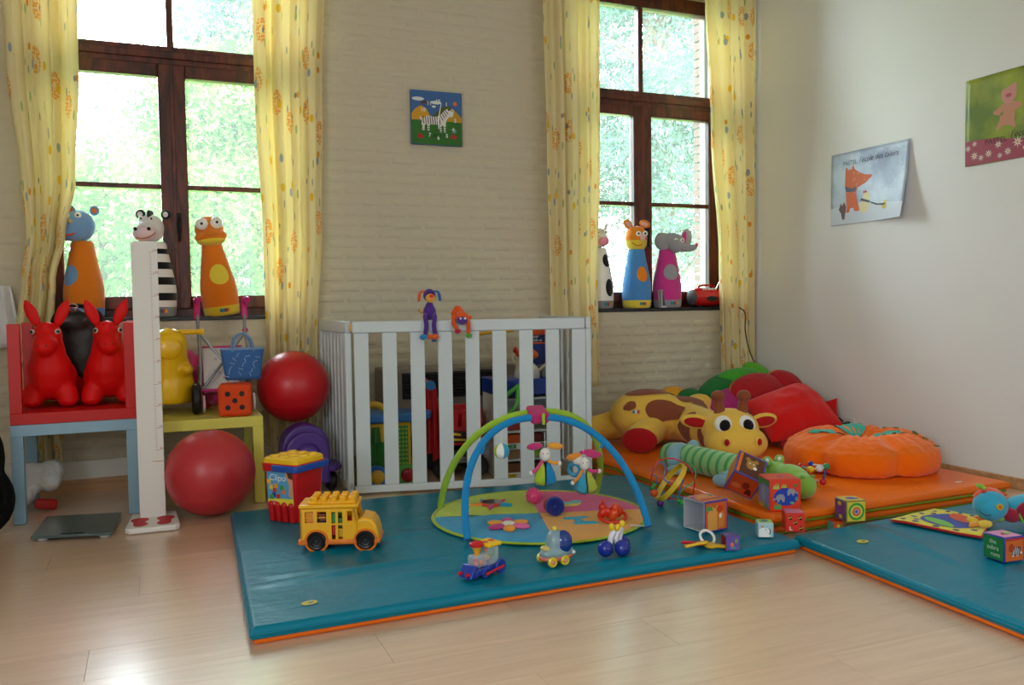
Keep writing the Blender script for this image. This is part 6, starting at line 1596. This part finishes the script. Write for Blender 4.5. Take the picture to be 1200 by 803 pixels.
MB().prism([(-.03, -.02), (.03, -.014), (.012, .028)], .0, .016, Matrix.Translation((-.085, -.075, .004)) @ Matrix.Rotation(.4, 4, 'Z')).build('beak', plush('e0902c'), t, bevel=.005)

# ------------------------------------------------------------------ the big cushions and soft toys on the orange mats
t = thing('giraffe_soft_toy', 'very large yellow giraffe soft toy with brown patches lying on the orange mats', 'soft toy', (0, 0, 0), 0)
Gy = cotton('e9bd4e'); Gb = cotton('8a4a30'); Gr = cotton('a8141a'); Gw = plush('eceae6')
b = MB()
b.sph((2.90, 4.62, .285), (.27, .20, .170), 24, 16, rot=(0, .10, -.1)).sph((3.12, 4.56, .255), (.20, .18, .145), 20, 14)
b.tube(spline([(3.10, 4.48, .25), (3.06, 4.25, .235), (3.03, 4.02, .24)], 5), .125, 18)
b.build('body', Gy, t, remesh=.018, smooth=8)
for nm, P_, rr, sol, so in (('hind_leg', [(2.86, 4.52, .23), (2.76, 4.44, .205), (2.685, 4.395, .195)], [.10, .10, .095, .095, .092, .092, .090, .088, .085], (2.672, 4.350, .190), None), ('hind_leg', [(2.78, 4.74, .24), (2.62, 4.80, .20), (2.50, 4.86, .19)], [.10, .098, .094, .09, .086, .082, .078, .07, .06], None, None), ('front_leg', [(3.22, 4.62, .28), (3.30, 4.66, .31), (3.36, 4.68, .30)], [.10, .10, .098, .097, .095, .092, .09, .085, .06], None, None), ('front_leg', [(3.20, 4.42, .22), (3.33, 4.36, .21), (3.42, 4.34, .20)], [.10, .10, .10, .098, .096, .094, .09, .084, .06], None, None)):
    MB().tube(spline(P_, 4), rr, 16).sph(P_[-1], (rr[-1]*1.02, rr[-1]*1.02, rr[-1]), 16, 12).build(nm, Gy, t, remesh=.015, smooth=4)
MB().sph((2.655, 4.352, .183), (.108, .035, .076), 20, 12, rot=(0, 0, R(-38))).build('foot_sole', Gr, t, ang=80)
MB().sph((2.455, 4.875, .195), (.030, .055, .055), 16, 10, rot=(0, 0, R(-10))).build('foot_sole', Gr, t, ang=80)
# brown patches that follow the trunk
def gpatch(c, r3, rot, m=Gb): return MB().sph(c, r3, 22, 12, rot=rot).build('patch', m, t, ang=80)
body_g = [o for o in t.children if o.name.startswith('body')][0]
def wrap(c, n_, ax, ru, rv, a=0., off=.005):
    """a patch of cloth laid on the trunk at c; ax is its long direction"""
    n_ = Vector(n_).normalized(); ux = Vector(ax); ux = (ux-n_*ux.dot(n_)).normalized(); uy = n_.cross(ux)
    vs = [Vector(c)]; k = 28; m = 7; fs = []
    for q in range(1, m+1):
        for i in range(k):
            th = 2*PI*i/k; w_ = 1+.06*math.sin(3*th+c[0]*9); vs.append(Vector(c)+ux*(ru*w_*q/m*math.cos(th))+uy*(rv*w_*q/m*math.sin(th)))
    for i in range(k):
        fs.append((0, 1+i, 1+(i+1) % k))
        for q in range(m-1): fs.append((1+q*k+i, 1+(q+1)*k+i, 1+(q+1)*k+(i+1) % k, 1+q*k+(i+1) % k))
    o = MB().add(vs, fs).build('patch', Gb, t, ang=80)
    q = o.modifiers.new('wrap', 'SHRINKWRAP'); q.target = body_g; q.wrap_method = 'NEAREST_SURFACEPOINT'; q.wrap_mode = 'ABOVE_SURFACE'; q.offset = off
    return o
wrap((2.885, 4.43, .345), (-.25, -.8, .5), (1, -.1, .1), .125, .080); wrap((2.66, 4.50, .40), (-.7, -.5, .6), (.8, -.5, .5), .055, .045)
wrap((2.90, 4.62, .47), (-.1, -.4, 1), (1, 0, 0), .20, .10); wrap((3.14, 4.53, .40), (0, -.5, 1), (1, .1, -.2), .10, .085); wrap((3.16, 4.42, .37), (.1, -.4, 1), (1, -1, -.2), .06, .06)
wrap((2.95, 4.30, .23), (-1, -.35, .35), (.1, 1, .1), .085, .12); wrap((2.93, 4.09, .24), (-1, -.1, .4), (.1, 1, 0), .04, .12)
for i, (x, c) in enumerate(((0, '3a7a9a'), (.016, 'd8d8d0'), (.03, 'b8342c'))): MB().box((2.672+x*.8, 4.445-x*.5, .345), (.014, .003, .02), rot=(0, 0, -.5)).build('sewn_label', ink(c), t)
# head, in its own directions
TH = Matrix.Translation((2.985, 3.905, .255)) @ Matrix.Rotation(R(-22), 4, 'Z')
MB().sph((0, .02, .035), (.165, .15, .115), 22, 16, T=TH).sph((.01, -.085, -.035), (.175, .12, .108), 22, 16, T=TH).sph((0, -.04, -.03), (.165, .13, .115), 20, 14, T=TH).build('head', Gy, t, remesh=.014, smooth=5)
for s in (-1, 1):
    h_ = MB().tube([tuple(TH @ Vector((s*.062, .0, .12))), tuple(TH @ Vector((s*.072, -.005, .20)))], [.034, .024], 14).build('horn', Gb, t)
    MB().sph(tuple(TH @ Vector((s*.074, -.006, .222))), (.040, .038, .034), 16, 12).build('horn_knob', Gb, h_, ang=80)
    e = MB().sph(tuple(TH @ Vector((s*.068-.004, -.106, .078))), (.048, .024, .050), 20, 12, rot=(-.55, 0, R(-22)+s*.25)).build('eye', Gw, t, ang=80)
    MB().sph(tuple(TH @ Vector((s*.066-.002, -.122, .074))), (.033, .018, .036), 18, 12, rot=(-.55, 0, R(-22)+s*.25)).build('pupil', cotton('151216'), e, ang=80)
    er = MB().sph(tuple(TH @ Vector((s*.195, .03, .075))), (.085, .022, .042), 18, 10, rot=(0, s*-.12, R(-22)+s*.15)).build('ear', Gy, t, ang=80)
    MB().sph(tuple(TH @ Vector((s*.197, .012, .072))), (.066, .012, .028), 16, 8, rot=(0, s*-.12, R(-22)+s*.15)).build('inner_ear', Gr, er, ang=80)
    n_ = MB().sph(tuple(TH @ Vector((s*.088+.015, -.182, -.012))), (.028, .016, .03), 14, 10, rot=(0, 0, R(-22)+s*.5)).build('nostril', Gy, t, ang=80)
    MB().sph(tuple(TH @ Vector((s*.089+.016, -.190, -.012))), (.018, .012, .021), 12, 8, rot=(0, 0, R(-22)+s*.5)).build('nostril_patch', Gr, n_, ang=80)

# striped crocodile
t = thing('crocodile_soft_toy', 'long green striped crocodile soft toy with blue feet lying along the orange mat', 'soft toy', (0, 0, 0), 0)
path = spline([(2.580, 3.93, .172), (2.598, 3.76, .180), (2.622, 3.57, .178), (2.655, 3.38, .176), (2.688, 3.24, .174)], 10)
rad = [.040, .058, .066, .069, .070]+[.071]*(len(path)-9)+[.070, .068, .066, .062]
Cm = plush('8cc07a'); Cd = plush('4a9a5c'); Cf = plush('7ea8b8')
MB().tube(path, rad, 20).sph(tuple(path[0]), (.039, .046, .039), 14, 10).build('body', Cm, t, ang=80)
for k in range(26):
    f_ = 1.5+k*(len(path)-3.5)/26; a_ = int(f_); fr_ = f_-a_
    c_ = path[a_].lerp(path[a_+1], fr_); d_ = (path[a_+1]-path[a_]).normalized(); rr_ = rad[a_]*(1-fr_)+rad[a_+1]*fr_
    if k % 2 == 0: MB().tube([c_-d_*.010, c_, c_+d_*.010], [rr_+.0008, rr_+.002, rr_+.0008], 20).build('stripe', Cd, t, ang=80)
Cl_ = plush('86b848')
hp = [(2.685, 3.26, .175), (2.695, 3.20, .178), (2.702, 3.13, .176), (2.70, 3.07, .172), (2.690, 3.01, .168)]
for i, p in enumerate(hp): pass
hb_ = MB().tube(spline(hp, 6), [.074]*5+[.066, .062, .066]+[.07, .072, .066, .062]+[.068, .072, .075, .076, .078, .078, .078, .076, .075, .074, .072, .07, .068][:13], 20)
hb_.sph((2.685, 2.985, .168), (.068, .060, .060), 18, 12)
hb_.build('head', Cl_, t, remesh=.010, smooth=3)
for x, y in ((2.655, 3.19), (2.735, 3.20)):
    MB().sph((x, y, .250), (.024, .024, .024), 12, 8).build('eye_bump', Cl_, t, ang=80); MB().sph((x-.012, y-.014, .258), (.010, .010, .010), 10, 6).build('eye', plastic('dfe3e0'), t, ang=80)
for x, y in ((2.66, 2.955), (2.71, 2.945)): MB().wheel((x, y, .220), (0, -.4, 1), .010, .006, 12).build('nostril', plush('6a9a3a'), t)
MB().tube(spline([(2.585, 3.80, .225), (2.515, 3.77, .215), (2.485, 3.72, .160)], 5), [.034, .036, .036, .036, .036, .036, .036, .036, .036, .036, .034], 14).sph((2.478, 3.70, .134), (.040, .058, .027), 14, 10).build('hind_leg', Cf, t, ang=80)
MB().sph((2.525, 3.36, .138), (.045, .060, .031), 14, 10).tube([(2.62, 3.40, .15), (2.525, 3.36, .142)], .034, 12).build('front_foot', Cf, t, ang=80)
MB().sph((2.66, 3.80, .235), (.035, .03, .03), 12, 8).build('hind_foot', Cf, t, ang=80)

# flower cushion
t = thing('flower_cushion', 'puffed orange flower cushion with teal appliqué leaves against the right wall', 'cushion', (3.515, 3.47, ZS2+.001), R(-8))
Of = mat('quilted_orange', 'f06c08', .85, .1, bump=(16, .7, .02), sheen=.2)
def fl(u, v):
    th = 2*PI*u; q = .5+.5*math.cos(6*th+.6)
    lobe = 1-.05*(1-q)**3; cre = (1-q)**7
    Rm = .42*lobe
    # v runs from the centre over the top and round to the underside
    if v < .62:
        k = v/.62; rr = Rm*.90*k; z = .118+.070*math.sin(PI*min(1, k*.93)**1.15)*(1-.5*cre*max(0, min(1, (k-.35)*2.2)))+.002*k
        wr = .008*math.sin(th*31+k*6)*k*(1-k)*3
        z += wr
    elif v < .88:
        k = (v-.62)/.26; a = PI*k; rr = Rm*(.90+.10*math.sin(a)**.8)*(1-.02*k); z = .0640+.0655*math.cos(a)*(1-.2*cre)+.003*math.sin(th*37)
        rr -= .03*cre*math.sin(a)
    else:
        k = (v-.88)/.12; rr = Rm*.88*(1-k); z = .0
    return (rr*math.cos(th), rr*math.sin(th)*.95, max(0, z))
MB().grid(fl, 144, 46, wrapu=True).build('cushion', Of, t, ang=80)
def flp(x, y, off):
    rr = math.hypot(x, y/.95); th = math.atan2(y/.95, x); q = .5+.5*math.cos(6*th+.6); Rm = .42*(1-.05*(1-q)**3)
    k = min(1, rr/(Rm*.9)); return fl(th/(2*PI) % 1, k*.62)[2]+off
def leaf(c, a, L, w_, col='2a9c86'):
    vs = []; fs = []; n = 14; m = 6
    for i in range(n+1):
        s = i/n; hw_ = w_*math.sin(PI*s)**.7
        for j in range(m+1):
            q = -hw_+2*hw_*j/m; x = c[0]+(s-.5)*L*math.cos(a)-q*math.sin(a); y = c[1]+(s-.5)*L*math.sin(a)+q*math.cos(a)
            vs.append((x, y, flp(x, y, .007)))
    for i in range(n):
        for j in range(m): k = i*(m+1)+j; fs.append((k, k+m+1, k+m+2, k+1))
    label(MB().add(vs, fs).build('leaf_patch', cotton(col), t, ang=80), 'teal leaf patch')
leaf((-.155, .035), 2.92, .27, .075); leaf((.05, .165), 1.27, .25, .085); leaf((.09, -.075), -.72, .25, .070)
for i in range(6):
    x = .20+.022*i; y = .05-.052*i; p = [(x+.012*math.cos(q), y+.016*math.sin(q)) for q in [2*PI*k/10 for k in range(10)]]
    MB().tube([(a, b_, flp(a, b_, .004)) for a, b_ in (p if i % 2 else p[:6])], .003, 5).build('embroidery', cotton('3a7a3c'), t, ang=80)
# red cushions
def pillow(lab, q, th_, col, bend=0.):
    c = sum((Vector(p) for p in q), Vector())/4
    t = thing('cushion', lab, 'cushion', tuple(c), 0)
    n = (Vector(q[1])-Vector(q[0])).cross(Vector(q[3])-Vector(q[0])).normalized()
    def f(u, v, s):
        k = (max(0, 1-(2*u-1)**2)**.55)*(max(0, 1-(2*v-1)**2)**.55)
        pin_ = .045*(math.sin(PI*u)*abs(2*v-1)**3+math.sin(PI*v)*abs(2*u-1)**3)
        uu = .5+(u-.5)*(1-pin_*2*(abs(2*u-1)**2)); vv = .5+(v-.5)*(1-pin_*2*(abs(2*v-1)**2))
        p = quadp(q, uu, vv)+n*(s*th_*.5*k+.010*k*noise.noise(Vector((u*6, v*6, s)))+.02*(1-abs(2*u-1))*noise.noise(Vector((u*2+3, v*2, 5))))
        return tuple(p-c)
    mb = MB(); mb.grid(lambda u, v: f(u, v, 1), 36, 36); mb.grid(lambda u, v: f(1-u, v, -1), 36, 36)
    mb.build('cover', mat('red_cotton', col, .9, .2, bump=(9, .45, .02), sheen=.15), t, ang=80)
    return t
pillow('bright red cushion with a raised pointed corner behind the giraffe head', [(3.37, 4.02, .165), (4.02, 4.10, .205), (4.00, 4.44, .455), (3.47, 4.42, .36)], .25, 'd8120f')
pillow('red cushion against the right wall, mostly under the other red cushion', [(3.44, 4.00, .130), (4.065, 4.14, .150), (4.085, 4.24, .37), (3.60, 4.50, .20)], .08, 'bc0a0c')
# petal cushion in the corner
t = thing('petal_cushion', 'large cloth flower cushion with red, pink and green petals in the room corner', 'cushion', (3.62, 4.72, ZS2), 0)
def petal(c, r3, rot, col, edge=None, lab=None):
    o = MB().sph((c[0]-3.62, c[1]-4.72, c[2]-ZS2), r3, 24, 14, rot=rot).build('petal', cotton(col), t, ang=80)
    if lab: o['label'] = lab
    if edge:
        Tq_ = Matrix.Translation((c[0]-3.62, c[1]-4.72, c[2]-ZS2)) @ Euler(rot).to_matrix().to_4x4()
        MB().tube([tuple(Tq_ @ Vector((r3[0]*1.0*math.cos(a), r3[1]*1.0*math.sin(a), 0))) for a in [2*PI*i/40 for i in range(40)]], .006, 6, True).build('petal_edge', cotton(edge), o, ang=80)
petal((3.74, 4.60, .40), (.24, .15, .07), (.75, -.15, .15), 'b01620', 'c8781c', 'red petal'); petal((3.985, 4.62, .43), (.135, .12, .055), (.85, .25, -.3), 'b01620', 'd0901c', 'red petal')
petal((3.53, 4.60, .34), (.22, .12, .06), (.6, -.25, .25), 'a82a72', None, 'magenta petal'); petal((3.95, 4.56, .385), (.07, .05, .03), (.8, 0, 0), 'b83a78', None, 'pink heart')
petal((3.55, 4.74, .445), (.22, .085, .07), (.3, -.28, .18), '1f6a34', None, 'dark green petal'); petal((3.69, 4.74, .49), (.20, .075, .06), (.3, -.05, .1), '3f9a2c', None, 'light green petal'); petal((3.88, 4.80, .50), (.12, .08, .07), (.3, .5, 0), '5aa82c', None, 'light green petal')
petal((3.30, 4.76, .36), (.10, .07, .07), (.2, 0, .1), '1f6a34', None, 'dark green petal')
MB().sph((.05, .05, .10), (.36, .15, .10), 20, 12).sph((.12, .06, .2), (.28, .12, .12), 18, 12).build('backing', cotton('2f7a34'), t, remesh=.02, smooth=3)
tag(MB().sph((3.23, 4.86, .355), (.115, .085, .085), 18, 12).build('bolster', cotton('d89a2c'), None, ang=80), 'small mustard yellow bolster at the wall behind the giraffe', 'cushion')

# ------------------------------------------------------------------ apply the modifiers
dg = bpy.context.evaluated_depsgraph_get(); dg.update()
done = {}
for o in list(COL.objects):
    if o.type == 'MESH' and o.modifiers:
        key = (o.data.name, tuple((m_.type, m_.name) for m_ in o.modifiers))
        if key in done: me = done[key]
        else:
            me = bpy.data.meshes.new_from_object(o.evaluated_get(dg)); done[key] = me
        o.modifiers.clear(); o.data = me
